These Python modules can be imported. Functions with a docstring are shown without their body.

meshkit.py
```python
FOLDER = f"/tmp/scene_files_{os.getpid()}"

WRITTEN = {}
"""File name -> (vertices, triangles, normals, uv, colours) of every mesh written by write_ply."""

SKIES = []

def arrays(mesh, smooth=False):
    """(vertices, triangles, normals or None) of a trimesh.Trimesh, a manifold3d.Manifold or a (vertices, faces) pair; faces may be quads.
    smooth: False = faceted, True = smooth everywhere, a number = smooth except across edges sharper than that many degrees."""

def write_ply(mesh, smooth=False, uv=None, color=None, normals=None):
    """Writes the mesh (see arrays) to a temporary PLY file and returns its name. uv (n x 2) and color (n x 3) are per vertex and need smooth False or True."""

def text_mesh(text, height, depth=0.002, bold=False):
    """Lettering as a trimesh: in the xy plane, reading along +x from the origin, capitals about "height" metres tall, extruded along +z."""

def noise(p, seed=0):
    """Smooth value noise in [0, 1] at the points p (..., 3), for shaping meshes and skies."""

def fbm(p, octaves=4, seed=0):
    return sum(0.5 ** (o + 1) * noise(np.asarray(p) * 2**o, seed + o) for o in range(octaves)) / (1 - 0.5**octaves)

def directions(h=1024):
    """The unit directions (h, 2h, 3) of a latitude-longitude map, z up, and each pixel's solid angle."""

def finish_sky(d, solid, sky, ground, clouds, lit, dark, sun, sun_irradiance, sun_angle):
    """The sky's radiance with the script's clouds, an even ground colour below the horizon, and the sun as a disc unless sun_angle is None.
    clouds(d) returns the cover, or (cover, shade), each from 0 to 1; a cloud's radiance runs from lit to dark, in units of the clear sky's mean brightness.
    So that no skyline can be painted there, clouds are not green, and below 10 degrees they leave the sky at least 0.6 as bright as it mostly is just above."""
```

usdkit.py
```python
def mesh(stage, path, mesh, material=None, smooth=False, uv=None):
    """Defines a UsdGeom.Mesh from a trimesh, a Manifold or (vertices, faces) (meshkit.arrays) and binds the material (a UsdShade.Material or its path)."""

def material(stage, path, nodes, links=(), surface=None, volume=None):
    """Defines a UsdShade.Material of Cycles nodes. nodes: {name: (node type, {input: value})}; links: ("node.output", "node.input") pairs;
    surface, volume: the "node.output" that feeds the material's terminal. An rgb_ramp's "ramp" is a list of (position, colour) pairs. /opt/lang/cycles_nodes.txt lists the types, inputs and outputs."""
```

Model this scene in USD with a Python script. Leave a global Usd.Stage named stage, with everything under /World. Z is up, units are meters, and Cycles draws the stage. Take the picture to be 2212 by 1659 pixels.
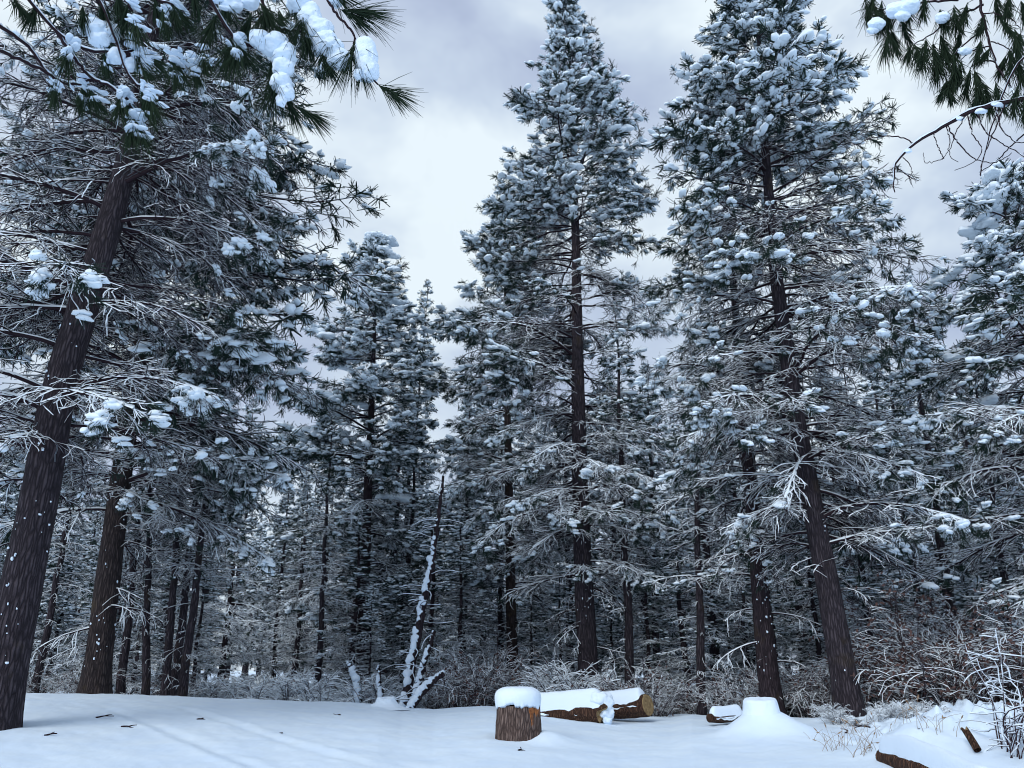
import math, numpy as np, trimesh, usdkit, meshkit
from pxr import Usd, UsdGeom, UsdLux, UsdShade, Gf, Sdf, Vt

stage = Usd.Stage.CreateInMemory()
UsdGeom.SetStageUpAxis(stage, 'Z')
World = UsdGeom.Xform.Define(stage, '/World')
stage.SetDefaultPrim(World.GetPrim())
UsdGeom.Scope.Define(stage, '/World/Looks')
PI = math.pi

# ------------------------------------------------------------------ camera, sky, sun, exposure
EYE = np.array([0.0, 0.0, 1.6])
PITCH = math.radians(20.4)
FPX, CX, CY = 1671.0, 1106.0, 829.5            # focal length and centre in units of a 2212 x 1659 picture
cam = UsdGeom.Camera.Define(stage, '/World/camera')
cam.CreateHorizontalApertureAttr(36.0)
cam.CreateFocalLengthAttr(36.0 * FPX / 2212.0)
cam.CreateClippingRangeAttr(Gf.Vec2f(0.05, 2000))
cam.CreateExposureAttr(0.50)
cx_ = UsdGeom.Xformable(cam)
cx_.AddTranslateOp().Set(Gf.Vec3d(*EYE))
cx_.AddRotateXOp().Set(90 + math.degrees(PITCH))
FWD = np.array([0, math.cos(PITCH), math.sin(PITCH)])
UPV = np.array([0, -math.sin(PITCH), math.cos(PITCH)])
RGT = np.array([1.0, 0, 0])

def ray(x, y):
    return FWD + RGT * ((x - CX) / FPX) + UPV * ((CY - y) / FPX)

def at(x, y, D):                                # the point seen at (x, y) whose horizontal distance is D
    d = ray(x, y)
    return EYE + d * (D / math.hypot(d[0], d[1]))

def mpp(p):                                     # metres per picture unit at a point
    return float((np.asarray(p) - EYE) @ FWD) / FPX

SUN_EL, SUN_ROT = math.radians(36), math.radians(212)
CLOUD = 5.8

def sky():
    def unit(x, y):
        d = ray(x, y); return list(d / np.linalg.norm(d))
    n = {
        'tc': ('texture_coordinate', {}),
        'st': ('sky_texture', {'sky_type': 'single_scattering', 'sun_disc': False, 'sun_elevation': SUN_EL, 'sun_rotation': SUN_ROT}),
        'mp': ('mapping', {'scale': (1.0, 1.0, 1.7), 'location': (3.1, 1.7, 0.4), 'rotation': (0, 0.15, 0.0)}),
        'nz': ('noise_texture', {'scale': 3.0, 'detail': 5.0, 'roughness': 0.50, 'distortion': 0.25}),
        'rp': ('rgb_ramp', {'ramp': [(0.30, (0.34, 0.405, 0.56)), (0.43, (0.45, 0.53, 0.70)), (0.54, (0.57, 0.67, 0.81)), (0.66, (0.82, 0.92, 0.98))]}),
        # cloud features seen in the photograph: a bright gap and a grey bank under it
        'd1': ('vector_math', {'math_type': 'dot_product', 'vector2': unit(1900, 380)}),
        'm1': ('map_range', {'range_type': 'smoothstep', 'from_min': 0.985, 'from_max': 0.9995, 'to_min': 0.0, 'to_max': 0.20, 'clamp': True}),
        'd2': ('vector_math', {'math_type': 'dot_product', 'vector2': unit(2020, 500)}),
        'm2': ('map_range', {'range_type': 'smoothstep', 'from_min': 0.990, 'from_max': 0.9995, 'to_min': 0.0, 'to_max': -0.20, 'clamp': True}),
        'd3': ('vector_math', {'math_type': 'dot_product', 'vector2': unit(880, 410)}),
        'm3': ('map_range', {'range_type': 'smoothstep', 'from_min': 0.975, 'from_max': 0.9995, 'to_min': 0.0, 'to_max': 0.02, 'clamp': True}),
        'a1': ('math', {'math_type': 'add'}), 'a2': ('math', {'math_type': 'add'}), 'a3': ('math', {'math_type': 'add'}),
        'sx': ('separate_xyz', {}),
        'gr': ('map_range', {'range_type': 'linear', 'from_min': 0.0, 'from_max': 1.0, 'to_min': 1.22 * CLOUD, 'to_max': 1.36 * CLOUD, 'clamp': True}),
        'sc': ('vector_math', {'math_type': 'scale'}),
        'mx': ('mix_color', {'blend_type': 'mix', 'fac': 0.93}),
        'bg': ('background_shader', {'strength': 0.1}),
    }
    l = [('tc.generated', 'mp.vector'), ('mp.vector', 'nz.vector'),
         ('tc.generated', 'd1.vector1'), ('d1.value', 'm1.value'), ('tc.generated', 'd2.vector1'), ('d2.value', 'm2.value'),
         ('tc.generated', 'd3.vector1'), ('d3.value', 'm3.value'),
         ('nz.fac', 'a1.value1'), ('m1.result', 'a1.value2'), ('a1.value', 'a2.value1'), ('m2.result', 'a2.value2'),
         ('a2.value', 'a3.value1'), ('m3.result', 'a3.value2'), ('a3.value', 'rp.fac'),
         ('tc.generated', 'sx.vector'), ('sx.z', 'gr.value'), ('rp.color', 'sc.vector1'), ('gr.result', 'sc.scale'),
         ('st.color', 'mx.a'), ('sc.vector', 'mx.b'), ('mx.result', 'bg.color')]
    m = usdkit.material(stage, '/World/Looks/sky_look', n, l, surface='bg.background')
    d = UsdLux.DomeLight.Define(stage, '/World/sky')
    UsdShade.MaterialBindingAPI.Apply(d.GetPrim()).Bind(m)
    d.GetPrim().SetCustomDataByKey('kind', 'structure')
sky()
sun = UsdLux.DistantLight.Define(stage, '/World/sun')
sun.CreateIntensityAttr(0.34); sun.CreateAngleAttr(30.0); sun.CreateNormalizeAttr(True)
sun.CreateColorAttr(Gf.Vec3f(1.0, 0.98, 0.95))
xs = UsdGeom.Xformable(sun)
xs.AddRotateZOp().Set(-math.degrees(SUN_ROT)); xs.AddRotateXOp().Set(math.degrees(SUN_EL) - 90)

# ------------------------------------------------------------------ materials
def look(name, nodes, links, surface=None):
    surface = surface or ('p.BSDF')
    return usdkit.material(stage, '/World/Looks/' + name, nodes, links, surface=surface)

SNOW = (0.73, 0.85, 0.98)
snow_mat = look('snow_look', {
    'g': ('geometry', {}), 'n': ('noise_texture', {'scale': 22.0, 'detail': 3.0, 'roughness': 0.6}),
    'b': ('bump', {'strength': 0.35, 'distance': 0.02}),
    'p': ('principled_bsdf', {'base_color': SNOW, 'roughness': 0.85, 'specular_ior_level': 0.2})},
    [('g.position', 'n.vector'), ('n.fac', 'b.height'), ('b.normal', 'p.normal')])
ground_mat = look('ground_snow_look', {
    'g': ('geometry', {}), 'n': ('noise_texture', {'scale': 1.4, 'detail': 6.0, 'roughness': 0.55}),
    'n2': ('noise_texture', {'scale': 30.0, 'detail': 3.0, 'roughness': 0.6}),
    'm': ('math', {'math_type': 'multiply_add', 'value2': 0.12}),
    'r': ('rgb_ramp', {'ramp': [(0.3, (0.67, 0.81, 0.97)), (0.7, (0.74, 0.865, 0.98))]}),
    'b': ('bump', {'strength': 0.4, 'distance': 0.05}),
    'p': ('principled_bsdf', {'roughness': 0.8, 'specular_ior_level': 0.25})},
    [('g.position', 'n.vector'), ('g.position', 'n2.vector'), ('n2.fac', 'm.value1'), ('n.fac', 'm.value3'), ('m.value', 'b.height'),
     ('n.fac', 'r.fac'), ('r.color', 'p.base_color'), ('b.normal', 'p.normal')])
def island(name, ramp):
    return look(name, {'g': ('geometry', {}), 'r': ('rgb_ramp', {'ramp': ramp}), 'p': ('diffuse_bsdf', {'roughness': 0.0})},
                [('g.random_per_island', 'r.fac'), ('r.color', 'p.color')])
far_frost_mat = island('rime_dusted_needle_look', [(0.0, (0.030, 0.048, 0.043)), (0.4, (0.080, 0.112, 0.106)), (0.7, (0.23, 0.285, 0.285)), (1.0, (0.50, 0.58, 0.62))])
frost_mat = island('frosted_needle_look', [(0.0, (0.024, 0.040, 0.034)), (0.38, (0.052, 0.078, 0.071)), (0.62, (0.10, 0.138, 0.132)), (0.84, (0.26, 0.32, 0.325)), (1.0, (0.50, 0.59, 0.63))])
needle_mat = island('green_needle_look', [(0.0, (0.026, 0.042, 0.028)), (0.5, (0.058, 0.078, 0.052)), (0.78, (0.11, 0.13, 0.08)), (0.93, (0.14, 0.12, 0.06)), (1.0, (0.40, 0.46, 0.48))])
white_needle_mat = island('rimed_needle_look', [(0.0, (0.035, 0.055, 0.035)), (0.2, (0.10, 0.13, 0.11)), (0.32, (0.50, 0.58, 0.62)), (1.0, (0.76, 0.84, 0.92))])
twig_mat = island('twig_bark_look', [(0.0, (0.030, 0.021, 0.026)), (0.6, (0.062, 0.043, 0.052)), (0.85, (0.075, 0.056, 0.046)), (1.0, (0.10, 0.075, 0.042))])
tree_snow_mat = look('tree_snow_look', {'p': ('diffuse_bsdf', {'color': (0.77, 0.865, 0.95), 'roughness': 0.0})}, [])

def bark(name, dark, mid, light, moss=0.0, scale=1.0):
    return look(name, {
        'g': ('geometry', {}), 'mp': ('mapping', {'scale': (17 * scale, 17 * scale, 2.3 * scale)}),
        'v': ('voronoi_texture', {'feature': 'distance_to_edge', 'scale': 1.0, 'randomness': 1.0}),
        'nd': ('noise_texture', {'scale': 3.5, 'detail': 5.0}), 'vm': ('vector_math', {'math_type': 'add'}),
        'n': ('noise_texture', {'scale': 5.0, 'detail': 6.0, 'roughness': 0.65}),
        'mr': ('map_range', {'from_min': 0.0, 'from_max': 0.3, 'to_min': 0.0, 'to_max': 0.5, 'clamp': True}),
        'ad': ('math', {'math_type': 'multiply_add', 'value2': 0.45}),
        'r': ('rgb_ramp', {'ramp': [(0.12, dark), (0.5, mid), (0.95, light)]}),
        'n2': ('noise_texture', {'scale': 1.3, 'detail': 3.0, 'roughness': 0.6}),
        'mr2': ('map_range', {'from_min': 0.60, 'from_max': 0.74, 'to_min': 0.0, 'to_max': moss, 'clamp': True}),
        'mx': ('mix_color', {'b': (0.085, 0.062, 0.022)}),
        'b': ('bump', {'strength': 0.9, 'distance': 0.05}),
        'p': ('principled_bsdf', {'roughness': 0.9, 'specular_ior_level': 0.15})},
        [('g.position', 'nd.vector'), ('g.position', 'mp.vector'), ('mp.vector', 'vm.vector1'), ('nd.color', 'vm.vector2'), ('vm.vector', 'v.vector'),
         ('g.position', 'n.vector'), ('v.distance', 'mr.value'), ('n.fac', 'ad.value1'), ('mr.result', 'ad.value3'), ('ad.value', 'r.fac'),
         ('g.position', 'n2.vector'), ('n2.fac', 'mr2.value'), ('mr2.result', 'mx.fac'), ('r.color', 'mx.a'), ('mx.result', 'p.base_color'),
         ('ad.value', 'b.height'), ('b.normal', 'p.normal')])
bark_mat = bark('pine_bark_look', (0.010, 0.0085, 0.011), (0.036, 0.030, 0.038), (0.085, 0.072, 0.084), 0.25)
mossy_bark_mat = bark('mossy_bark_look', (0.010, 0.0085, 0.009), (0.036, 0.028, 0.030), (0.080, 0.064, 0.060), 0.4)
dark_bark_mat = bark('dark_bark_look', (0.009, 0.007, 0.009), (0.032, 0.024, 0.030), (0.068, 0.053, 0.062), 0.3)
stump_bark_mat = bark('stump_bark_look', (0.020, 0.014, 0.013), (0.12, 0.085, 0.075), (0.27, 0.20, 0.175), 0.3, 1.3)
log_bark_mat = bark('log_bark_look', (0.016, 0.009, 0.007), (0.065, 0.036, 0.026), (0.16, 0.085, 0.055), 0.2, 1.4)
torn_bark_mat = bark('torn_bark_look', (0.012, 0.008, 0.007), (0.075, 0.038, 0.026), (0.22, 0.11, 0.065), 0.2, 1.2)
def wood(name, a, b_):
    return look(name, {
        'g': ('texture_coordinate', {}), 'n': ('noise_texture', {'scale': 14.0, 'detail': 5.0, 'roughness': 0.6}),
        'r': ('rgb_ramp', {'ramp': [(0.3, a), (0.7, b_)]}), 'b': ('bump', {'strength': 0.5, 'distance': 0.02}),
        'p': ('principled_bsdf', {'roughness': 0.8, 'specular_ior_level': 0.2})},
        [('g.object', 'n.vector'), ('n.fac', 'r.fac'), ('r.color', 'p.base_color'), ('n.fac', 'b.height'), ('b.normal', 'p.normal')])
cut_mat = wood('cut_wood_look', (0.14, 0.085, 0.042), (0.36, 0.26, 0.13))
red_wood_mat = wood('torn_wood_look', (0.10, 0.034, 0.014), (0.36, 0.14, 0.05))
grass_mat = wood('dry_grass_look', (0.16, 0.10, 0.06), (0.36, 0.26, 0.17))
leaf_mat = island('dry_leaf_look', [(0.0, (0.11, 0.070, 0.066)), (0.4, (0.22, 0.15, 0.13)), (0.62, (0.27, 0.20, 0.10)), (0.72, (0.45, 0.47, 0.52)), (1.0, (0.66, 0.72, 0.80))])
shrub_mat = island('shrub_stem_look', [(0.0, (0.045, 0.028, 0.032)), (1.0, (0.13, 0.078, 0.075))])

# ------------------------------------------------------------------ mesh helpers
class Acc:
    def __init__(s): s.v, s.f, s.n = [], [], 0
    def add(s, v, f):
        s.v.append(np.asarray(v, np.float32)); s.f.append(np.asarray(f, np.int32) + s.n); s.n += len(v)
    def arrays(s):
        if not s.v: return np.zeros((0, 3), np.float32), np.zeros((0, 3), np.int32)
        return np.vstack(s.v), np.vstack(s.f)

NAMES = {}
def path_for(name, parent=None):
    base = parent.GetPath() if parent else Sdf.Path('/World')
    k = NAMES.get((base, name), 0); NAMES[(base, name)] = k + 1
    return base.AppendChild(name if k == 0 else '%s_%03d' % (name, k))

def obj(name, m, mat, parent=None, smooth=True, kind=None, label=None):
    if isinstance(m, Acc): m = m.arrays()
    if isinstance(m, trimesh.Trimesh): m = (np.asarray(m.vertices), np.asarray(m.faces))
    p = usdkit.mesh(stage, str(path_for(name, parent)), m, mat, smooth).GetPrim()
    if kind: p.SetCustomDataByKey('kind', kind)
    if label: p.SetCustomDataByKey('label', label)
    return p

def tag(p, label=None, cat=None, group=None, kind=None):
    for k, v in (('label', label), ('category', cat), ('group', group), ('kind', kind)):
        if v: p.SetCustomDataByKey(k, v)
    return p

def thing(name, label, cat, loc=(0, 0, 0), group=None):
    x = UsdGeom.Xform.Define(stage, path_for(name))
    x.AddTranslateOp().Set(Gf.Vec3d(*map(float, loc)))
    return tag(x.GetPrim(), label, cat, group)

def frames(P):
    P = np.asarray(P, float)
    T = np.gradient(P, axis=0); T /= np.maximum(np.linalg.norm(T, axis=1, keepdims=True), 1e-9)
    ref = np.array([0, 0, 1.0])
    S = np.cross(T, ref); l = np.linalg.norm(S, axis=1, keepdims=True)
    S = np.where(l > 0.08, S / np.maximum(l, 1e-9), np.array([1.0, 0, 0]))
    S -= T * (S * T).sum(1, keepdims=True); S /= np.maximum(np.linalg.norm(S, axis=1, keepdims=True), 1e-9)
    return T, S, np.cross(S, T)

def tube(P, R, sides, cap=True):
    P = np.asarray(P, float); n = len(P); R = np.broadcast_to(R, (n,))
    T, S, U = frames(P)
    a = np.arange(sides) * 2 * PI / sides - PI / 2
    V = P[:, None] + R[:, None, None] * (np.cos(a)[None, :, None] * S[:, None] + np.sin(a)[None, :, None] * U[:, None])
    i, j = np.meshgrid(np.arange(n - 1), np.arange(sides), indexing='ij'); j2 = (j + 1) % sides
    A, B, C, D = i * sides + j, i * sides + j2, (i + 1) * sides + j2, (i + 1) * sides + j
    F = np.vstack([np.stack([A, B, C], -1).reshape(-1, 3), np.stack([A, C, D], -1).reshape(-1, 3)])
    V = V.reshape(-1, 3)
    if cap:
        F = np.vstack([F] + [[[n * sides - sides, n * sides - sides + k, n * sides - sides + k + 1] for k in range(1, sides - 1)]])
    return V, F

def snow_strip(P, R, thick, rng, gap=0.25):
    """A cap of snow lying along the top of a limb."""
    P = np.asarray(P, float); n = len(P)
    T, S, U = frames(P); U = np.where(U[:, 2:] < 0, -U, U)
    flat = np.sqrt(np.clip(1 - T[:, 2] ** 2, 0, 1))
    k = flat * np.clip(rng.uniform(1 - gap * 2.2, 1.25, n), 0.15, None)
    w = R * 0.97 + thick * .20 * k; h = thick * k
    c = P + U * (R * 0.45)[:, None]
    V = np.stack([c - S * w[:, None], c - S * (w * rng.uniform(-.3, .3, n))[:, None] + U * h[:, None], c + S * w[:, None]], 1).reshape(-1, 3)
    i, j = np.meshgrid(np.arange(n - 1), np.arange(2), indexing='ij')
    A, B, C, D = i * 3 + j, i * 3 + j + 1, (i + 1) * 3 + j + 1, (i + 1) * 3 + j
    return V, np.vstack([np.stack([A, B, C], -1).reshape(-1, 3), np.stack([A, C, D], -1).reshape(-1, 3)])

ICO = {k: trimesh.creation.icosphere(k) for k in range(5)}
_shapes = {}
def blob(c, rx, ry, rz, yaw, rng, sub=1, rough=0.22, flat=0.35):
    key = (sub, rough, flat, int(rng.integers(12)))
    if key not in _shapes:
        q = np.random.default_rng(key[3]); v = np.array(ICO[sub].vertices)
        v = v * (1 + rough * 2 * (meshkit.noise(v * 1.6 + q.uniform(0, 50, 3), 3) - 0.5))[:, None]
        if sub >= 3: v = v * (1 + 0.20 * (meshkit.fbm(v * 4 + q.uniform(0, 50, 3), 3) - 0.5))[:, None]
        v[:, 2] = np.where(v[:, 2] < 0, v[:, 2] * flat, v[:, 2]); _shapes[key] = v
    v = _shapes[key] * (rx, ry, rz); cs, sn = math.cos(yaw), math.sin(yaw)
    return np.stack([v[:, 0] * cs - v[:, 1] * sn, v[:, 0] * sn + v[:, 1] * cs, v[:, 2]], 1) + c, ICO[sub].faces

def grow(p, yaw, e0, e1, L, n, rng, wig=0.12, tipup=0.0):
    s = np.linspace(0, 1, n)[1:]
    el = e0 + (e1 - e0) * s ** 0.9 + tipup * np.clip((s - .72) / .28, 0, 1)
    el = el + np.cumsum(rng.normal(0, wig * .5, n - 1)) * .6
    yw = yaw + np.cumsum(rng.normal(0, wig, n - 1))
    d = np.stack([np.cos(el) * np.cos(yw), np.cos(el) * np.sin(yw), np.sin(el)], 1) * (L / (n - 1))
    return np.vstack([p, p + np.cumsum(d, 0)]), np.concatenate([[yaw], yw]), np.concatenate([[e0], el])

def tuft(nd, sn, p, d, rng, hi, snowy, size=1.0, bigs=.3):
    size = size * rng.uniform(.95, 1.5)
    k = (9, 15, 30)[hi]
    w = (.027, .0155, .0085)[hi]
    L = rng.uniform(.17, .26, k) * size
    D = d * rng.uniform(.3, 1.2, (k, 1)) + rng.normal(0, .48, (k, 3)); D[:, 2] -= .30
    D /= np.linalg.norm(D, axis=1, keepdims=True)
    b = p - d * rng.uniform(-.02, .12, (k, 1)) * size
    s = np.cross(D, rng.normal(0, 1, (k, 3))); s /= np.maximum(np.linalg.norm(s, axis=1, keepdims=True), 1e-6)
    V = np.stack([b - s * w * .6 * size, b + s * w * .6 * size, b + D * L[:, None] + s * w * size * .55, b + D * L[:, None] - s * w * size * .55], 1).reshape(-1, 3)
    q = np.arange(k)[:, None] * 4
    nd.add(V, np.vstack([q + [0, 1, 2], q + [0, 2, 3]]))
    if rng.random() < snowy:
        big = 1.4 if rng.random() < bigs else 1.0
        yw = math.atan2(d[1], d[0])
        for t in range((1, 3, 4)[hi]):
            r = rng.uniform(.050, .085) * size * big * (1.5 if hi == 0 else 1.0)
            c = p + d * (rng.uniform(-.10, .16) if hi else .03) * size + np.array([rng.normal(0, .035), rng.normal(0, .035), .02]) * size * big
            sn.add(*blob(c, r * rng.uniform(1.3, 2.4), r, r * rng.uniform(.7, .95), yw + rng.normal(0, .3), rng, (0, 0 if t else 1, 1)[hi], .40, .6))

FAM = dict(  # start and end slope, droop of twigs, tuft chance, from where on tufts grow, snowy tufts, snow thickness, twigs per metre
    tufted=dict(e0=(.05, .45), e1=(-.25, .15), tip=.35, droop=.25, tuft=.75, tfrom=.22, snowy=.5, big=.3, snow=.030, n1=5.0),
    mid=dict(e0=(.05, .4), e1=(-.5, -.1), tip=.35, droop=.35, tuft=.50, tfrom=.50, snowy=.30, big=.10, snow=.026, n1=6.5),
    bare=dict(e0=(.0, .45), e1=(-.75, -.25), tip=.15, droop=.38, tuft=.20, tfrom=.62, snowy=.4, big=0, snow=.027, n1=8.0),
    stub=dict(e0=(-.25, .2), e1=(-.9, -.2), tip=0, droop=.4, tuft=.0, tfrom=2, snowy=0, big=0, snow=.015, n1=4.0))

def branch(seed, L, fam, hi):
    rng = np.random.default_rng(seed); F = FAM[fam]
    w, sn, nd = Acc(), Acc(), Acc()
    n0 = (7, 9, 13)[hi]
    th = F['snow'] * (1.25, 1.1, 1.0)[hi]
    P, Y, E = grow(np.zeros(3), 0.0, rng.uniform(*F['e0']), rng.uniform(*F['e1']), L, n0, rng, .10 if hi == 2 else .15, F['tip'])
    R = np.linspace(.0085 * L + .018, .009, n0)
    w.add(*tube(P, R, (3, 4, 6)[hi])); sn.add(*snow_strip(P, R, th * (1.4, 1.4, 2.3)[hi], rng))
    n1 = int(F['n1'] * L * (.62, .85, 1)[hi]) + 2
    for k in range(n1):
        s = .12 + .88 * (k + rng.random()) / n1
        x = s * (n0 - 1); i = min(int(x), n0 - 2); f = x - i
        p = P[i] * (1 - f) + P[i + 1] * f; yw = Y[i + 1]; el = E[i + 1]
        side = 1 if k % 2 else -1
        l1 = (L * .36 * (1.05 - s) + .28 + .05 * L) * rng.uniform(.55, 1.2)
        m = (4, 5, 7)[hi]
        e_s = el * .6 + rng.uniform(-.35, .35)
        P1, Y1, E1 = grow(p, yw + side * rng.uniform(.45, 1.15), e_s, e_s - F['droop'] * rng.uniform(.6, 1.6), l1, m, rng, .36, F['tip'] * .8)
        R1 = np.linspace(.009 + .005 * l1, .0075, m) * (1.3, 1.1, 1)[hi]
        w.add(*tube(P1, R1, 3, False)); sn.add(*snow_strip(P1, R1, th * .9, rng, .3))
        n2 = int((1 + l1 * 1.4, 1.6 + l1 * 3.4, 2 + l1 * 5.5)[hi])
        for q in range(n2):
            s2 = .2 + .8 * (q + rng.random()) / n2
            x = s2 * (m - 1); i2 = min(int(x), m - 2); f2 = x - i2
            p2 = P1[i2] * (1 - f2) + P1[i2 + 1] * f2
            l2 = rng.uniform(.16, .55) * (1.2 - .4 * s2) * min(1, .5 + l1)
            e2 = E1[i2 + 1] + rng.uniform(-.4, .3)
            P2, Y2, E2 = grow(p2, Y1[i2 + 1] + (1 if q % 2 else -1) * rng.uniform(.35, 1.15), e2, e2 - F['droop'] * rng.uniform(.3, 1.2), l2, (3, 3, 4)[hi], rng, .42, F['tip'])
            R2 = np.full(len(P2), (.010, .0082, .0068)[hi]); R2[-1] *= .7
            w.add(*tube(P2, R2, 3, False)); 
            if rng.random() < .62: sn.add(*snow_strip(P2, R2, th * .7, rng, .3))
            if s > F['tfrom'] and rng.random() < F['tuft'] * .62:
                d = P2[-1] - P2[-2]; tuft(nd, sn, P2[-1], d / np.linalg.norm(d), rng, hi, F['snowy'], 1.0, F['big'])
        if s > F['tfrom'] * .8 and rng.random() < F['tuft'] * 1.1:
            d = P1[-1] - P1[-2]; tuft(nd, sn, P1[-1], d / np.linalg.norm(d), rng, hi, F['snowy'], 1.1, F['big'])
            if fam == 'tufted' and rng.random() < .6:
                d = P1[-2] - P1[-3]; tuft(nd, sn, P1[-2], d / np.linalg.norm(d), rng, hi, F['snowy'], 1.0)
    if F['tuft'] > .3:
        d = P[-1] - P[-2]; tuft(nd, sn, P[-1], d / np.linalg.norm(d), rng, hi, .7, 1.2, F['big'])
    if fam == 'tufted' and L > 1.5:                  # pillows of snow lying over the spray
        for k in range(int(L * .9) + 1):
            i = rng.integers(n0 // 3, n0); yw = Y[i] + rng.normal(0, .7); c = P[i] + np.array([0, rng.normal(0, .14) * L * .5, .03]); r0 = rng.uniform(.09, .17)
            for q in range((2, 3, 5)[hi]):
                r = r0 * rng.uniform(.7, 1.15) * (1.25 if hi == 0 else 1)
                sn.add(*blob(c, r * rng.uniform(1.0, 1.5), r, r * rng.uniform(.7, .95), yw, rng, (0, 1, 2)[hi], .36, .6))
                c = c + np.array([math.cos(yw), math.sin(yw), rng.normal(-.15, .2)]) * r * 1.25; yw += rng.normal(0, .3)
    reach = float(np.hypot(P[-1, 0], P[-1, 1]))
    return w.arrays(), sn.arrays(), nd.arrays(), reach

LENGTHS = dict(tufted=(.8, 1.5, 2.5, 3.6), mid=(2.2, 3.6, 5.0), bare=(2.2, 3.6, 5.0), stub=(.7, 1.4))
NVAR = dict(tufted=4, mid=4, bare=4, stub=3)
lib_path = '/World/pine_branch_types'
stage.CreateClassPrim(lib_path)
LIB = {}          # (family, length index) -> [(class prim path, reach)]
for fi, fam in enumerate(FAM):
    for li, L in enumerate(LENGTHS[fam]):
        for k in range(NVAR[fam] if fam != 'tufted' else 0):
            w, s, nd, reach = branch(1000 * fi + 100 * li + k, L, fam, 2)
            c = UsdGeom.Xform.Define(stage, '%s/%s_%d_%d' % (lib_path, fam, li, k)).GetPrim()
            usdkit.mesh(stage, str(c.GetPath()) + '/wood', w, twig_mat, True)
            usdkit.mesh(stage, str(c.GetPath()) + '/snow', s, tree_snow_mat, True)
            if len(nd[1]): usdkit.mesh(stage, str(c.GetPath()) + '/needles', nd, frost_mat, False)
            LIB.setdefault((fam, li), []).append((c.GetPath(), reach))
LOW, MIDDLE = {}, {}
for fi, fam in enumerate(FAM):
    for li, L in enumerate(LENGTHS[fam]):
        LOW[(fam, li)] = [branch(5000 + 1000 * fi + 100 * li + k, L, fam, 0) for k in range(3)]
        MIDDLE[(fam, li)] = [branch(9000 + 1000 * fi + 100 * li + k, L, fam, 1) for k in range(6)]

def pick(fam, want):
    return (fam, int(np.argmin([abs(math.log(max(want, .3) / (l * .82))) for l in LENGTHS[fam]])))

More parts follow.
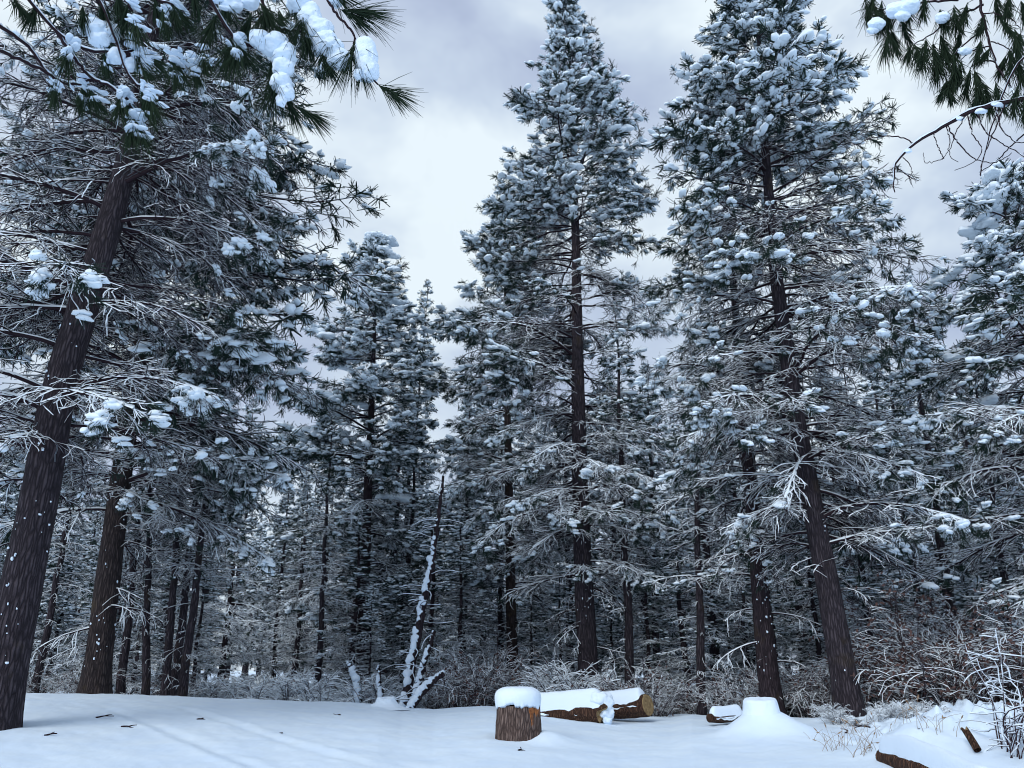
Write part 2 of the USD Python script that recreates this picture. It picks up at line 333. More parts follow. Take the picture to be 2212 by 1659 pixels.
# ------------------------------------------------------------------ ground
CREST = np.array([(-400, 1500, 25), (50, 1497, 25), (200, 1494, 25), (400, 1500, 25), (600, 1509, 25), (700, 1516, 25), (800, 1519, 25), (860, 1524, 25), (900, 1532, 25),
                  (960, 1536, 25), (1060, 1528, 25), (1160, 1532, 25), (1300, 1550, 25), (1400, 1557, 24), (1440, 1549, 24), (1480, 1553, 24), (1540, 1551, 24), (1620, 1550, 23.5),
                  (1740, 1561, 23), (1800, 1551, 23), (1850, 1541, 23), (1950, 1546, 23), (2050, 1554, 23), (2120, 1549, 22), (2212, 1560, 22), (2600, 1560, 22)], float)
def ground_z(X, Y):
    X, Y = np.asarray(X, float), np.asarray(Y, float)
    D = np.hypot(X, Y) + 1e-6
    b = np.clip(np.arctan2(X, Y), -.75, .75)
    # the column of the picture (on the crest line) that this bearing meets
    px = CX + FPX * np.tan(b) * (math.cos(PITCH) * 1.0 - math.sin(PITCH) * math.tan(math.radians(2.5)) * -1.0) * .985
    cy = np.interp(px, CREST[:, 0], CREST[:, 1]); cd = np.interp(px, CREST[:, 0], CREST[:, 2])
    dep = PITCH - np.arctan((cy - CY) / FPX)                     # elevation of the crest on the middle column
    # exact elevation for the column
    dx, vy = (px - CX) / FPX, (CY - cy) / FPX
    ry, rz = math.cos(PITCH) - vy * math.sin(PITCH), math.sin(PITCH) + vy * math.cos(PITCH)
    zc = EYE[2] + cd * rz / np.hypot(dx, ry)
    t = np.clip((D - 6) / (cd - 6), 0, 1); s = t * t * (3 - 2 * t) * .6 + t ** 1.5 * .4
    z = zc * s
    u = np.clip((D - cd) / 9, 0, 1); z = z - (u * u * (3 - 2 * u)) * (zc * .55 + .15)
    z = z + np.clip((D - 34) / 60, 0, 3) * .5                    # the forest floor climbs gently
    front = (Y > 0)
    fade = np.clip((np.pi * .6 - np.abs(np.arctan2(X, Y))) / .6, 0, 1)
    z = z * fade
    P3 = np.stack([X, Y, np.zeros_like(X)], -1)
    lump = (meshkit.fbm(P3 * .45, 3, 5) - .5) * .10 + (meshkit.fbm(P3 * 1.9, 3, 9) - .5) * .04 + (meshkit.fbm(P3 * 6.5, 2, 19) - .5) * .016
    bank = np.clip((px - 1700) / 200, 0, 1) * np.clip((D - 15) / 3, 0, 1)
    lump = lump + bank * ((meshkit.fbm(P3 * 1.5, 4, 21) - .45) * .95 + (meshkit.fbm(P3 * 3.6, 3, 31) - .5) * .62)
    far = np.clip((D - 26) / 8, 0, 1)
    lump = lump + far * ((meshkit.fbm(P3 * .5, 4, 33) - .5) * .8)
    for bx_, by_, am, sg in BUMPS:
        lump = lump + am * np.exp(-((X - bx_) ** 2 + (Y - by_) ** 2) / (2 * sg * sg))
    # two faint wheel tracks crossing from the left
    for a0, b0, a1, b1 in TRACKS:
        q = np.stack([X - a0, Y - b0], -1); dv = np.array([a1 - a0, b1 - b0]); ln = np.hypot(*dv); dv = dv / ln
        al = q @ dv; off = q[..., 0] * dv[1] - q[..., 1] * dv[0]
        m = np.clip(al / 2, 0, 1) * np.clip((ln - al) / 2, 0, 1)
        off = off + .12 * np.sin(al * .5)
        lump = lump - m * (.022 * np.exp(-(off / .14) ** 2) + .022 * np.exp(-((off - 1.55) / .14) ** 2) - .015 * np.exp(-((np.abs(off - .775) - .775 - .3) / .12) ** 2))
    return z + lump
TRACKS, BUMPS = [], []
_p = [at(335, 1532, 22.5), at(900, 1659, 13.0)]
TRACKS.append((_p[0][0], _p[0][1], _p[1][0], _p[1][1]))
def gz(x, y): return float(ground_z(np.array([x]), np.array([y]))[0])
def on_ground(x, y):                             # where the ray through a picture point meets the snow
    d = ray(x, y); h = math.hypot(d[0], d[1])
    Ds = np.arange(5, 60, .05); Q = EYE + d * (Ds / h)[:, None]
    hit = np.nonzero(Q[:, 2] <= ground_z(Q[:, 0], Q[:, 1]))[0]
    return Q[hit[0]] if len(hit) else Q[-1]
def stand(x, D, y=1500):                         # on the ground, at distance D, in the direction of column x
    p = at(x, y, D); return np.array([p[0], p[1], gz(p[0], p[1])])

MOUND = on_ground(1649, 1590)
STUMP = on_ground(1118, 1597)
_m = mpp(STUMP)
BUMPS.append((STUMP[0] + 62 * _m, STUMP[1] + .05, .17, .38))
BUMPS.append((STUMP[0] + 25 * _m, STUMP[1] - .85, -.05, .4))
BUMPS += [(MOUND[0], MOUND[1], .50, .46), (MOUND[0] + .1, MOUND[1] + .2, .10, 1.1)]
for _x, _y, _a, _s in ((2040, 1612, .50, .75), (2130, 1622, .45, .8), (1955, 1600, .30, .5), (1850, 1556, .35, .5), (1800, 1560, .2, .4), (1740, 1575, .12, .3), (2160, 1575, .3, .6)):
    _p = on_ground(_x, _y); BUMPS.append((_p[0], _p[1], _a * .6, _s))
def build_ground():
    ang = np.concatenate([np.linspace(-PI, -.85, 60)[:-1], np.linspace(-.85, .85, 760), np.linspace(.85, PI, 60)[1:-1]])
    dist = np.concatenate([np.linspace(.5, 9, 20)[:-1], np.linspace(9, 30, 210)[:-1], np.geomspace(30, 90, 60)[:-1], np.geomspace(90, 1500, 14)])
    A, Dd = np.meshgrid(ang, dist, indexing='ij')
    X, Y = Dd * np.sin(A), Dd * np.cos(A)
    Z = ground_z(X, Y)
    V = np.stack([X, Y, Z], -1).reshape(-1, 3); na, nd = len(ang), len(dist)
    i, j = np.meshgrid(np.arange(na), np.arange(nd - 1), indexing='ij'); i2 = (i + 1) % na
    a, b, c, d = i * nd + j, i2 * nd + j, i2 * nd + j + 1, i * nd + j + 1
    F = np.vstack([np.stack([a, d, c], -1).reshape(-1, 3), np.stack([a, c, b], -1).reshape(-1, 3)])
    V = np.vstack([V, [[0, 0, gz(0, .1)]]]); e = len(V) - 1
    F = np.vstack([F, [[e, k * nd, ((k + 1) % na) * nd] for k in range(na)]])
    obj('snowy_ground', (V, F), ground_mat, kind='structure')
build_ground()

# ------------------------------------------------------------------ pines
def trunk_mesh(P, R, sides, rng, amp=.05, flare=.45):
    P = np.asarray(P, float); n = len(P)
    a = np.arange(sides) * 2 * PI / sides
    h = np.concatenate([[0], np.cumsum(np.linalg.norm(np.diff(P, axis=0), axis=1))])
    o = rng.uniform(0, 99)
    G = np.stack(np.broadcast_arrays(np.cos(a)[None] * 3.2 + o, np.sin(a)[None] * 3.2, h[:, None] * .55), -1)
    G2 = np.stack(np.broadcast_arrays(np.cos(a)[None] * 1.1 + o, np.sin(a)[None] * 1.1, h[:, None] * .3), -1)
    k = 1 + amp * 2 * (meshkit.fbm(G, 3, 3) - .5) * 2 + .10 * (meshkit.noise(G2, 8) - .5)
    fl = 1 + flare * np.exp(-h / .55)[:, None] * (.55 + .9 * meshkit.noise(np.stack(np.broadcast_arrays(np.cos(a)[None] * 1.7 + o, np.sin(a)[None] * 1.7, h[:, None] * 0), -1), 4))
    RR = R[:, None] * k * fl
    V = P[:, None] + np.stack([np.cos(a)[None] * RR, np.sin(a)[None] * RR, np.zeros_like(RR)], -1)
    i, j = np.meshgrid(np.arange(n - 1), np.arange(sides), indexing='ij'); j2 = (j + 1) % sides
    A, B, C, D = i * sides + j, i * sides + j2, (i + 1) * sides + j2, (i + 1) * sides + j
    return V.reshape(-1, 3), np.vstack([np.stack([A, B, C], -1).reshape(-1, 3), np.stack([A, C, D], -1).reshape(-1, 3)])

def spline(pts, n):
    from scipy.interpolate import PchipInterpolator
    pts = np.asarray(pts, float); z = pts[:, 2]
    t = np.linspace(z[0], z[-1], n)
    return np.stack([PchipInterpolator(z, pts[:, 0])(t), PchipInterpolator(z, pts[:, 1])(t), t], 1)

def layout(H, low_dead, low_bare, low_mid, low_tuft, reach_at, rng, step=.42, per=3.7):
    """Yields (height, azimuth, family, reach, pitch, roll) for the branches of a pine."""
    h = low_dead
    while h < H - .15:
        if h < low_bare: fams, num = ['stub'], per * .55
        elif h < low_mid: fams, num = ['bare', 'bare', 'bare', 'stub'], per
        elif h < low_tuft: fams, num = ['mid', 'mid', 'bare'], per
        else: fams, num = ['tufted', 'tufted', 'tufted', 'mid'] if h < low_tuft + .3 * (H - low_tuft) else ['tufted'], per * 1.15
        for k in range(max(1, int(num + rng.random()))):
            az = rng.uniform(0, 2 * PI); fam = fams[rng.integers(len(fams))]
            r = reach_at(h, az) * (rng.uniform(.45, 1.25) if fam == 'tufted' else rng.uniform(.62, 1.2))
            if fam == 'stub': r = rng.uniform(.35, 1.3) if h < low_bare else rng.uniform(.6, 1.6)
            u = (h - low_dead) / max(H - low_dead, 1)
            pit = rng.normal(0, .10) + (.45 * max(0, (u - .75) / .25) if fam == 'tufted' else 0)
            yield h + rng.uniform(-.2, .2), az, fam, r, pit, rng.normal(0, .12)
        h += step * rng.uniform(.65, 1.35) * (1.25 if h > low_tuft and h < H * .9 else 1)

def mat_branch(az, pit, roll, s):
    cz, sz, cp, sp, cr, sr = math.cos(az), math.sin(az), math.cos(pit), math.sin(pit), math.cos(roll), math.sin(roll)
    Rz = np.array([[cz, -sz, 0], [sz, cz, 0], [0, 0, 1]]); Ry = np.array([[cp, 0, -sp], [0, 1, 0], [sp, 0, cp]]); Rx = np.array([[1, 0, 0], [0, cr, -sr], [0, sr, cr]])
    return Rz @ Ry @ Rx * s

def bark_snow(P, R, rng, n, hmax, front=-PI / 2):
    a = Acc()
    for k in range(n // 3):
        h0 = P[0, 2] + rng.uniform(.05, 1) ** 1.3 * hmax; a0 = front + rng.normal(0, .9)
        for q in range(rng.integers(1, 5)):
            h = h0 + rng.normal(0, .22); az = a0 + rng.normal(0, .25); i = int(np.argmin(abs(P[:, 2] - h))); r = rng.uniform(.007, .028)
            c = P[i] + np.array([math.cos(az), math.sin(az), 0]) * R[i] * 1.02; c[2] = h
            a.add(*blob(c, r * .8, r * rng.uniform(.5, 1.3), r * rng.uniform(.7, 1.7), az, rng, 1, .6, .9))
    return a

TRIS = 0
def hero(name, label, D, bx, path, wpx, prof, lows, seed, mat=bark_mat, step=.42, per=3.7, snowspots=30, taper=.85, pillows=0, lean=(0, 0), boughs=()):
    """A big pine. path: picture points up the trunk; prof: (picture y, reach left, reach right) in picture units; lows: picture y where dead twigs, bare, half-green and tufted branches begin."""
    rng = np.random.default_rng(seed)
    base = stand(bx, D)
    pts = [base - [0, 0, .35]] + [at(x, y, D) for x, y in path]
    P = spline(pts, 150); H = P[-1, 2]
    def z_of(y): return at(path[-1][0] if y < path[-1][1] else np.interp(y, [p[1] for p in path[::-1]], [p[0] for p in path[::-1]]), y, D)[2]
    r0 = wpx * .5 * mpp(base + [0, 0, 1.5])
    t = (P[:, 2] - P[0, 2]) / (H - P[0, 2]); R = np.maximum(r0 * (1 - t) ** taper, .02)
    o = thing(name, label, 'pine tree', base)
    obj('trunk', trunk_mesh(P - base, R, 30, rng), mat, o)
    obj('bark_snow', bark_snow(P - base, R, rng, snowspots, 9.0), snow_mat, o, kind='stuff')
    zs = np.array([z_of(y) for y, _, _ in prof]); order = np.argsort(zs)
    sc = np.array([mpp(at(CX, y, D)) for y, _, _ in prof])
    rl, rr = np.array([p[1] for p in prof]) * sc, np.array([p[2] for p in prof]) * sc
    def reach(h, az):
        l, r = np.interp(h, zs[order], rl[order]), np.interp(h, zs[order], rr[order])
        k = .5 + .5 * math.cos(az); return l * (1 - k) + r * k
    lz = [z_of(y) for y in lows]
    tips = []; n = 0; W, S, N = Acc(), Acc(), Acc(); heavy = lz[0] + (H - lz[0]) * .55
    for h, az, fam, r, pit, roll in layout(H, *lz, reach, rng, step, per):
        if math.sin(az) < -.72 and h < lz[3] and rng.random() < .72: continue
        i = int(np.argmin(abs(P[:, 2] - h))); p = P[i] - base; p[2] = h - base[2]
        p = p + np.array([math.cos(az), math.sin(az), 0]) * R[i] * .7
        key = pick(fam, r); single = fam in ('bare', 'mid') and h < heavy and math.sin(az) < .2 and n < 26
        if single: cls, rc = LIB[key][rng.integers(len(LIB[key]))]
        else: b = MIDDLE[key][rng.integers(6)]; rc = b[3]
        s = float(np.clip(r / rc, .45, 1.6)) if fam != 'stub' else float(rng.uniform(.7, 1.2))
        M = mat_branch(az, pit, roll, s)
        if fam in ('tufted', 'mid') and not single and len(b[2][1]): tips.append((b[2][0] @ M.T + p, az))
        if not single:
            for acc, (v, f) in zip((W, S, N), b[:3]):
                if len(f): acc.add(v @ M.T + p, f)
            continue
        x = UsdGeom.Xform.Define(stage, path_for('branch', o))
        g = np.eye(4); g[:3, :3] = M; g[:3, 3] = p
        x.AddTransformOp().Set(Gf.Matrix4d(*g.T.ravel().tolist()))
        x.GetPrim().GetReferences().AddInternalReference(cls); x.GetPrim().SetInstanceable(True); n += 1
    for by, az, pit, rpx, fam in boughs:               # distinct boughs of the photograph
        h = z_of(by); i = int(np.argmin(abs(P[:, 2] - h))); r = rpx * mpp(P[i]); key = pick(fam, r); cls, rc = LIB[key][rng.integers(len(LIB[key]))]
        x = UsdGeom.Xform.Define(stage, path_for('branch', o)); g = np.eye(4)
        g[:3, :3] = mat_branch(az, pit, rng.normal(0, .1), r / rc); g[:3, 3] = P[i] - base + np.array([math.cos(az), math.sin(az), 0]) * R[i] * .7
        x.AddTransformOp().Set(Gf.Matrix4d(*g.T.ravel().tolist()))
        x.GetPrim().GetReferences().AddInternalReference(cls); x.GetPrim().SetInstanceable(True)
    for k in range(pillows):                         # long pads of snow carried by the needles of one bough
        v, az = tips[rng.integers(len(tips))]
        if lean[1] and rng.random() < lean[1] and math.cos(az) < lean[0]: continue
        q = v[rng.integers(len(v))] + [0, 0, .04]; yw = az + rng.normal(0, .5); r0 = rng.uniform(.13, .24)
        for t in range(rng.integers(2, 6)):
            r = r0 * rng.uniform(.75, 1.15)
            S.add(*blob(q, r * rng.uniform(1.0, 1.4), r, r * rng.uniform(.7, .95), yw, rng, 2, .38, .55)); q = q - np.array([math.cos(yw), math.sin(yw), rng.normal(0, .2)]) * r * 1.1
    c = UsdGeom.Xform.Define(stage, path_for('crown', o)).GetPrim()
    obj('twigs', W, twig_mat, c, kind='stuff'); obj('snow', S, tree_snow_mat, c, kind='stuff'); obj('needles', N, frost_mat, c, smooth=False, kind='stuff')
    global TRIS; TRIS += sum(len(f) for a in (W, S, N) for f in a.f)
    return o

# pines of the background: a few kinds, each built once
KINDS = []
ARCH = [  # height, base radius, lows as fractions, widest reach, per whorl, crown shape
    (24, .30, (.03, .10, .34, .60), 3.4, 3.6, 1.0), (24, .24, (.02, .06, .30, .52), 2.9, 3.6, 1.3), (24, .34, (.06, .16, .45, .70), 3.7, 3.4, .8),
    (24, .20, (.01, .04, .42, .62), 2.5, 3.8, 1.1), (24, .27, (.05, .10, .26, .45), 3.2, 3.8, 1.2), (24, .16, (.10, .30, .55, .66), 1.6, 3.0, 1.0), (24, .27, (.04, .30, .48, .70), 2.6, 2.6, 1.0)]
def make_kind(k, H, r0, lows, wide, per, shape, twiggy=1.0):
    rng = np.random.default_rng(700 + k)
    n = 40; z = np.linspace(-.4, H, n)
    wob = np.cumsum(rng.normal(0, .03, (n, 2)), 0); P = np.stack([wob[:, 0] - wob[0, 0], wob[:, 1] - wob[0, 1], z], 1)
    t = np.clip(z / H, 0, 1); R = np.maximum(r0 * (1 - t) ** .8, .02)
    def reach(h, az):
        u = h / H; lo = lows[1]
        return wide * min(1.0, ((1 - u) / (1 - lo - .15)) ** (1 / shape) if u < 1 else 0) * (.65 + .35 * min(1, u / .2)) + .2
    W, S, N = Acc(), Acc(), Acc()
    for h, az, fam, r, pit, roll in layout(H, *[q * H for q in lows], reach, rng, .54, per):
        key = pick(fam, r); b = LOW[key][rng.integers(3)]
        s = float(np.clip(r / b[3], .4, 1.6)) if fam != 'stub' else float(rng.uniform(.7, 1.2))
        i = int(np.argmin(abs(z - h))); p = P[i].copy(); p[2] = h
        M = mat_branch(az, pit, roll, s)
        for acc, (v, f) in zip((W, S, N), b[:3]):
            if len(f): acc.add(v @ M.T + p, f)
    return trunk_mesh(P, R, 12, rng, .04, .35), W, S, N, P, R
kind_lib = '/World/background_pine_types'
stage.CreateClassPrim(kind_lib)
for k, a in enumerate(ARCH):
    tr, W, S, N, P, R = make_kind(k, *a)
    c = '%s/pine_%d' % (kind_lib, k); UsdGeom.Xform.Define(stage, c)
    usdkit.mesh(stage, c + '/trunk', tr, dark_bark_mat if k % 2 else bark_mat, True)
    A = Acc(); parts = []
    for nm, q_, mt in (('twigs', W, twig_mat), ('snow', S, tree_snow_mat), ('needles', N, far_frost_mat)):
        v, f = q_.arrays(); n0 = sum(len(q) for q in A.f); A.add(v, f); parts.append((nm, n0, n0 + len(f), mt))
    cr = usdkit.mesh(stage, c + '/crown', A.arrays(), twig_mat, True); cr.GetPrim().SetCustomDataByKey('kind', 'stuff'); TRIS += parts[-1][2]
    for nm, a0, a1, mt in parts:
        gs = UsdGeom.Subset.CreateGeomSubset(cr, nm, UsdGeom.Tokens.face, Vt.IntArray.FromNumpy(np.arange(a0, a1, dtype=np.int32)), 'materialBind')
        UsdShade.MaterialBindingAPI.Apply(gs.GetPrim()).Bind(mt)
    KINDS.append((c, a[0]))

def pose(base, top, H, yaw, thick=1.0):
    ax = np.asarray(top, float) - base; L = np.linalg.norm(ax); z = ax / L
    x = np.array([math.cos(yaw), math.sin(yaw), 0]); x -= z * (x @ z); x /= np.linalg.norm(x); y = np.cross(z, x)
    g = np.eye(4); s = L / H; g[:3, 0], g[:3, 1], g[:3, 2], g[:3, 3] = x * s * thick, y * s * thick, z * s, base
    return g
def bg_pine(k, bx, D, top, label, group=None, yaw=0.0, thick=1.0, name='pine_tree'):
    base = stand(bx, D); tp = at(top[0], top[1], D)
    x = UsdGeom.Xform.Define(stage, path_for(name))
    x.AddTransformOp().Set(Gf.Matrix4d(*pose(base, tp, KINDS[k][1], yaw, thick).T.ravel().tolist()))
    x.GetPrim().GetReferences().AddInternalReference(KINDS[k][0]); x.GetPrim().SetInstanceable(True)
    return tag(x.GetPrim(), label, 'pine tree', group)

hero('pine_tree', 'thickest pine trunk, leaning in at the left edge under bare snow-lined limbs', 18, -5,
     [(60, 1200), (125, 850), (185, 650), (240, 470), (290, 280), (330, 60), (370, -260)], 95,
     [(-260, 90, 90), (0, 260, 240), (400, 330, 330), (800, 330, 260), (1000, 250, 160)], [1150, 960, 60, -255], 11, step=.38, per=3.9, snowspots=70, taper=.62)
hero('pine_tree', 'second large pine from the left, snow-specked trunk and broad drooping crown', 26, 205,
     [(240, 1200), (272, 960), (300, 760), (340, 480), (385, 150), (410, -60)], 56,
     [(-60, 60, 90), (120, 140, 265), (380, 240, 340), (600, 280, 350), (850, 280, 320), (1050, 240, 260), (1200, 160, 170)], [1400, 1120, 880, -40], 12, mat=mossy_bark_mat, step=.42, per=4.6, snowspots=80, pillows=26)
hero('pine_tree', 'mid-sized pine left of centre with plump snow pillows on its pointed crown', 38, 785,
     [(790, 1200), (800, 950), (806, 780), (818, 508)], 30,
     [(508, 8, 8), (600, 65, 60), (720, 105, 95), (850, 140, 130), (1000, 170, 120), (1200, 150, 120), (1350, 100, 90)], [1450, 1330, 1180, 1020], 13, mat=dark_bark_mat, step=.5, per=3.8, snowspots=24, pillows=130)
hero('pine_tree', 'tall central pine with a straight dark trunk behind the snow-covered logs', 31, 1275,
     [(1262, 1280), (1252, 1000), (1248, 800), (1243, 500), (1236, 250), (1222, -12)], 47,
     [(-12, 8, 8), (60, 40, 40), (200, 80, 80), (360, 165, 140), (500, 180, 160), (700, 215, 175), (900, 230, 190), (1100, 210, 170), (1250, 150, 130)], [1420, 1240, 860, 480], 14, step=.44, per=3.9, snowspots=60, pillows=20, boughs=[(410, 2.9, .30, 240, 'mid'), (580, -2.9, .15, 190, 'mid'), (700, 3.0, .15, 220, 'mid'), (770, -2.8, .25, 260, 'bare'), (905, -2.9, .2, 160, 'bare'), (1000, 2.8, .1, 190, 'bare'), (1085, -2.9, .1, 200, 'bare'), (960, -.2, .1, 150, 'bare'), (1090, .15, .05, 190, 'bare'), (700, .2, .3, 200, 'bare'), (1150, -2.5, -.1, 120, 'bare')])
hero('pine_tree', 'broad pine just left behind the central pine, its trunk rising behind the snow-capped stump', 37, 1110,
     [(1100, 1100), (1095, 800), (1088, 400)], 27,
     [(400, 8, 8), (520, 70, 60), (650, 110, 80), (800, 135, 100), (1000, 150, 110), (1200, 130, 110)], [1450, 1280, 1050, 800], 15, mat=mossy_bark_mat, step=.55, per=3.3, snowspots=12)
hero('pine_tree', 'dark pine with its snow-flecked trunk rising behind the buried white stump, right of centre', 26, 1664,
     [(1640, 1250), (1622, 1050), (1600, 800), (1575, 500), (1560, 300)], 46,
     [(300, 10, 10), (420, 80, 60), (600, 150, 100), (800, 190, 130), (1000, 210, 120), (1200, 160, 110)], [1420, 1250, 640, 470], 16, step=.52, per=3.5, mat=dark_bark_mat, snowspots=110)
hero('pine_tree', 'tall leaning pine right of centre with a clean ribbed trunk and long snow-white lower boughs', 23.5, 1830,
     [(1795, 1300), (1755, 1090), (1712, 850), (1680, 620), (1655, 350), (1640, 100), (1632, -90)], 56,
     [(-90, 20, 20), (20, 75, 75), (200, 130, 160), (320, 180, 205), (480, 170, 225), (620, 210, 270), (800, 240, 250), (1000, 220, 250), (1180, 160, 190)], [1290, 1180, 640, 370], 17, step=.36, per=4.2, snowspots=10, mat=bark_mat, pillows=46, lean=(.3, .5), boughs=[(930, -.4, -.25, 190, 'bare'), (985, -.15, -.35, 240, 'bare'), (1010, -.7, -.3, 200, 'bare'), (1060, -.3, -.4, 230, 'bare'), (1090, .1, -.3, 210, 'bare'), (905, -2.6, -.3, 170, 'bare'), (1000, -2.2, -.45, 150, 'bare'), (860, .1, -.15, 250, 'bare'), (800, -.3, -.1, 260, 'mid'), (760, -2.9, -.1, 200, 'bare')])
hero('pine_tree', 'snow-loaded pine at the right edge of the picture, its trunk hidden outside the frame', 27, 2370,
     [(2300, 1100), (2250, 800), (2195, 560), (2150, 372)], 50,
     [(372, 10, 10), (450, 60, 60), (560, 105, 100), (700, 170, 150), (900, 230, 200), (1150, 260, 200)], [1450, 1250, 900, 700], 18, step=.42, per=4.2, snowspots=10, pillows=90)

for k, bx, D, top, lab in [
    (6, 75, 32, (215, 780), 'thin dark pine between the two thick trunks at the far left'),
    (6, 262, 31, (345, 700), 'slim dark pine close behind the second large trunk from the left'),
    (6, 318, 30, (336, 760), 'leftmost slim trunk of the four standing close together behind the snow bank'),
    (6, 357, 29, (414, 700), 'second from left of the four close-standing trunks behind the snow bank'),
    (6, 376, 31, (455, 720), 'third from left of the four close-standing trunks, half hidden by its neighbours'),
    (6, 394, 28, (486, 700), 'rightmost and most slanted of the four close-standing trunks behind the snow bank'),
    (3, 640, 44, (665, 990), 'thin short pine standing in the gap left of the mid-sized pine'),
    (6, 686, 36, (722, 870), 'slim dark pine directly left of the mid-sized snow-pillowed pine'),
    (5, 845, 44, (930, 600), 'slender pine whose narrow pointed top shows between the mid-sized pine and the central pine'),
    (6, 1362, 31, (1325, 640), 'slim straight pine directly right of the central pine, behind the log end'),
    (6, 1420, 34, (1405, 780), 'dark thin pine right of the logs, between central pine and the right pair'),
    (6, 1512, 29, (1490, 700), 'twiggy dark pine halfway between the cut log end and the buried stump'),
    (6, 2075, 34, (1950, 568), 'dark leaning pine above the brown shrubs at right, small rounded top against the sky'),
    (6, 2005, 38, (1900, 700), 'thin pine just left of the leaning trunk above the brown shrubs'),
    (6, 1885, 32, (1810, 760), 'thin pine close behind the tall leaning pine on its right side'),
    (4, 2210, 33, (2090, 720), 'dark pine in the right-hand thicket nearest the frame edge'),
]:
    bg_pine(k, bx, D, top, lab, yaw=bx * .37)

# background rows
SKYLINE = np.array([(-300, 800), (0, 860), (300, 880), (500, 850), (610, 930), (700, 900), (860, 830), (940, 790), (1000, 740), (1150, 760), (1300, 730), (1430, 830), (1550, 760), (1750, 720), (1880, 700), (2000, 760), (2212, 700), (2600, 700)], float)
rng = np.random.default_rng(5)
MARKS = [(-5, 'the thickest left trunk'), (205, 'the second large left trunk'), (365, 'the four close-standing slim trunks'), (560, 'the clearing with snowy bushes'), (686, 'the slim pine beside the mid-sized pine'),
         (785, 'the mid-sized snow-pillowed pine'), (900, 'the leaning dead trunk'), (1020, 'the bare brown shrubs'), (1110, 'the pine behind the capped stump'), (1275, 'the central pine'), (1362, 'the slim pine at the log end'),
         (1420, 'the dark thin pine right of the logs'), (1512, 'the twiggy pine'), (1664, 'the pine behind the buried stump'), (1830, 'the tall leaning pine'), (1940, 'the brown-leaved shrubs'), (2075, 'the leaning pine over the shrubs'), (2210, 'the right-hand thicket')]
def describe(bx, D, k, young=False):
    m = min(MARKS, key=lambda q: abs(q[0] - bx)); side = 'left of' if bx < m[0] - 14 else 'right of' if bx > m[0] + 14 else 'directly behind'
    if bx < -60 or bx > 2270: side, m = 'outside', (0, 'the %s edge of the view' % ('left' if bx < 0 else 'right'))
    a = 'short young pine' if young else ('thin' if k in (1, 3) else 'stout' if k in (0, 2) else 'bushy') + ' background pine'
    return '%s %s %s%s' % (a, side, m[1], '' if young else ', %s row' % ('nearer' if D < 51 else 'farther')), '%s %s %s' % ('young pines' if young else 'background pines', side, m[1])
x = -260.0
while x < 2480:
    for row, (d0, d1) in enumerate(((40, 50), (52, 70))):
        D = rng.uniform(d0, d1); bx = x + rng.uniform(-30, 30); k = int(rng.integers(5))
        ty = np.interp(bx, SKYLINE[:, 0], SKYLINE[:, 1]) + rng.uniform(-40, 150) + (60 if row else 0)
        tx = bx + (1090 - bx) / 5150 * (1500 - ty) + rng.uniform(-12, 12)
        bg_pine(k, bx, D, (tx, ty), *describe(bx, D, k), rng.uniform(0, 6))
    x += rng.uniform(58, 86)
for q in range(34):                               # young trees of the understorey
    bx = 40 + q * 64 + rng.uniform(-25, 25); D = rng.uniform(31, 43)
    if 430 < bx < 740: continue
    ty = rng.uniform(1060, 1290); tx = bx + (1090 - bx) / 5150 * (1500 - ty) + rng.uniform(-10, 10); k = (3, 4, 1)[q % 3]
    bg_pine(k, bx, D, (tx, ty), *describe(bx, D, k, True), rng.uniform(0, 6), thick=1.7)

def far_forest():
    pi = UsdGeom.PointInstancer.Define(stage, path_for('distant_forest'))
    tag(pi.GetPrim(), 'far-off snowy pine forest closing the view behind all other trees', 'forest', kind='stuff')
    for k in range(3):
        q = UsdGeom.Xform.Define(stage, str(pi.GetPath()) + '/pine_type_%d' % k)
        q.GetPrim().GetReferences().AddInternalReference(KINDS[k][0]); pi.GetPrototypesRel().AddTarget(q.GetPath())
    r = np.random.default_rng(77); pos, idx, ori, scl = [], [], [], []
    for k in range(110):
        b = r.uniform(-.72, .72); D = r.uniform(74, 125); X, Y = D * math.sin(b), D * math.cos(b)
        pos.append(Gf.Vec3f(X, Y, gz(X, Y) - .2)); idx.append(int(r.integers(3))); a = r.uniform(0, PI)
        ori.append(Gf.Quath(math.cos(a), 0, 0, math.sin(a))); s = r.uniform(.65, .95); scl.append(Gf.Vec3f(s * 1.1, s * 1.1, s))
    pi.CreatePositionsAttr(pos); pi.CreateProtoIndicesAttr(idx); pi.CreateOrientationsAttr(ori); pi.CreateScalesAttr(scl)
far_forest()

# ------------------------------------------------------------------ stump, logs, mounds
def rings(Vs, close_top=True):
    """Vs: (rings, around, 3) -> mesh."""
    n, m = Vs.shape[:2]
    i, j = np.meshgrid(np.arange(n - 1), np.arange(m), indexing='ij'); j2 = (j + 1) % m
    A, B, C, D = i * m + j, i * m + j2, (i + 1) * m + j2, (i + 1) * m + j
    F = np.vstack([np.stack([A, B, C], -1).reshape(-1, 3), np.stack([A, C, D], -1).reshape(-1, 3)]); V = Vs.reshape(-1, 3)
    if close_top:
        V = np.vstack([V, Vs[-1].mean(0)]); e = len(V) - 1
        F = np.vstack([F, [[(n - 1) * m + k, (n - 1) * m + (k + 1) % m, e] for k in range(m)]])
    return V, F

def ridged(a, u, seed, k=5.0, s=1.0):
    q = np.stack(np.broadcast_arrays(np.cos(a) * k, np.sin(a) * k, u * s), -1)
    return 1 - np.abs(2 * meshkit.fbm(q, 3, seed) - 1) * 2.2

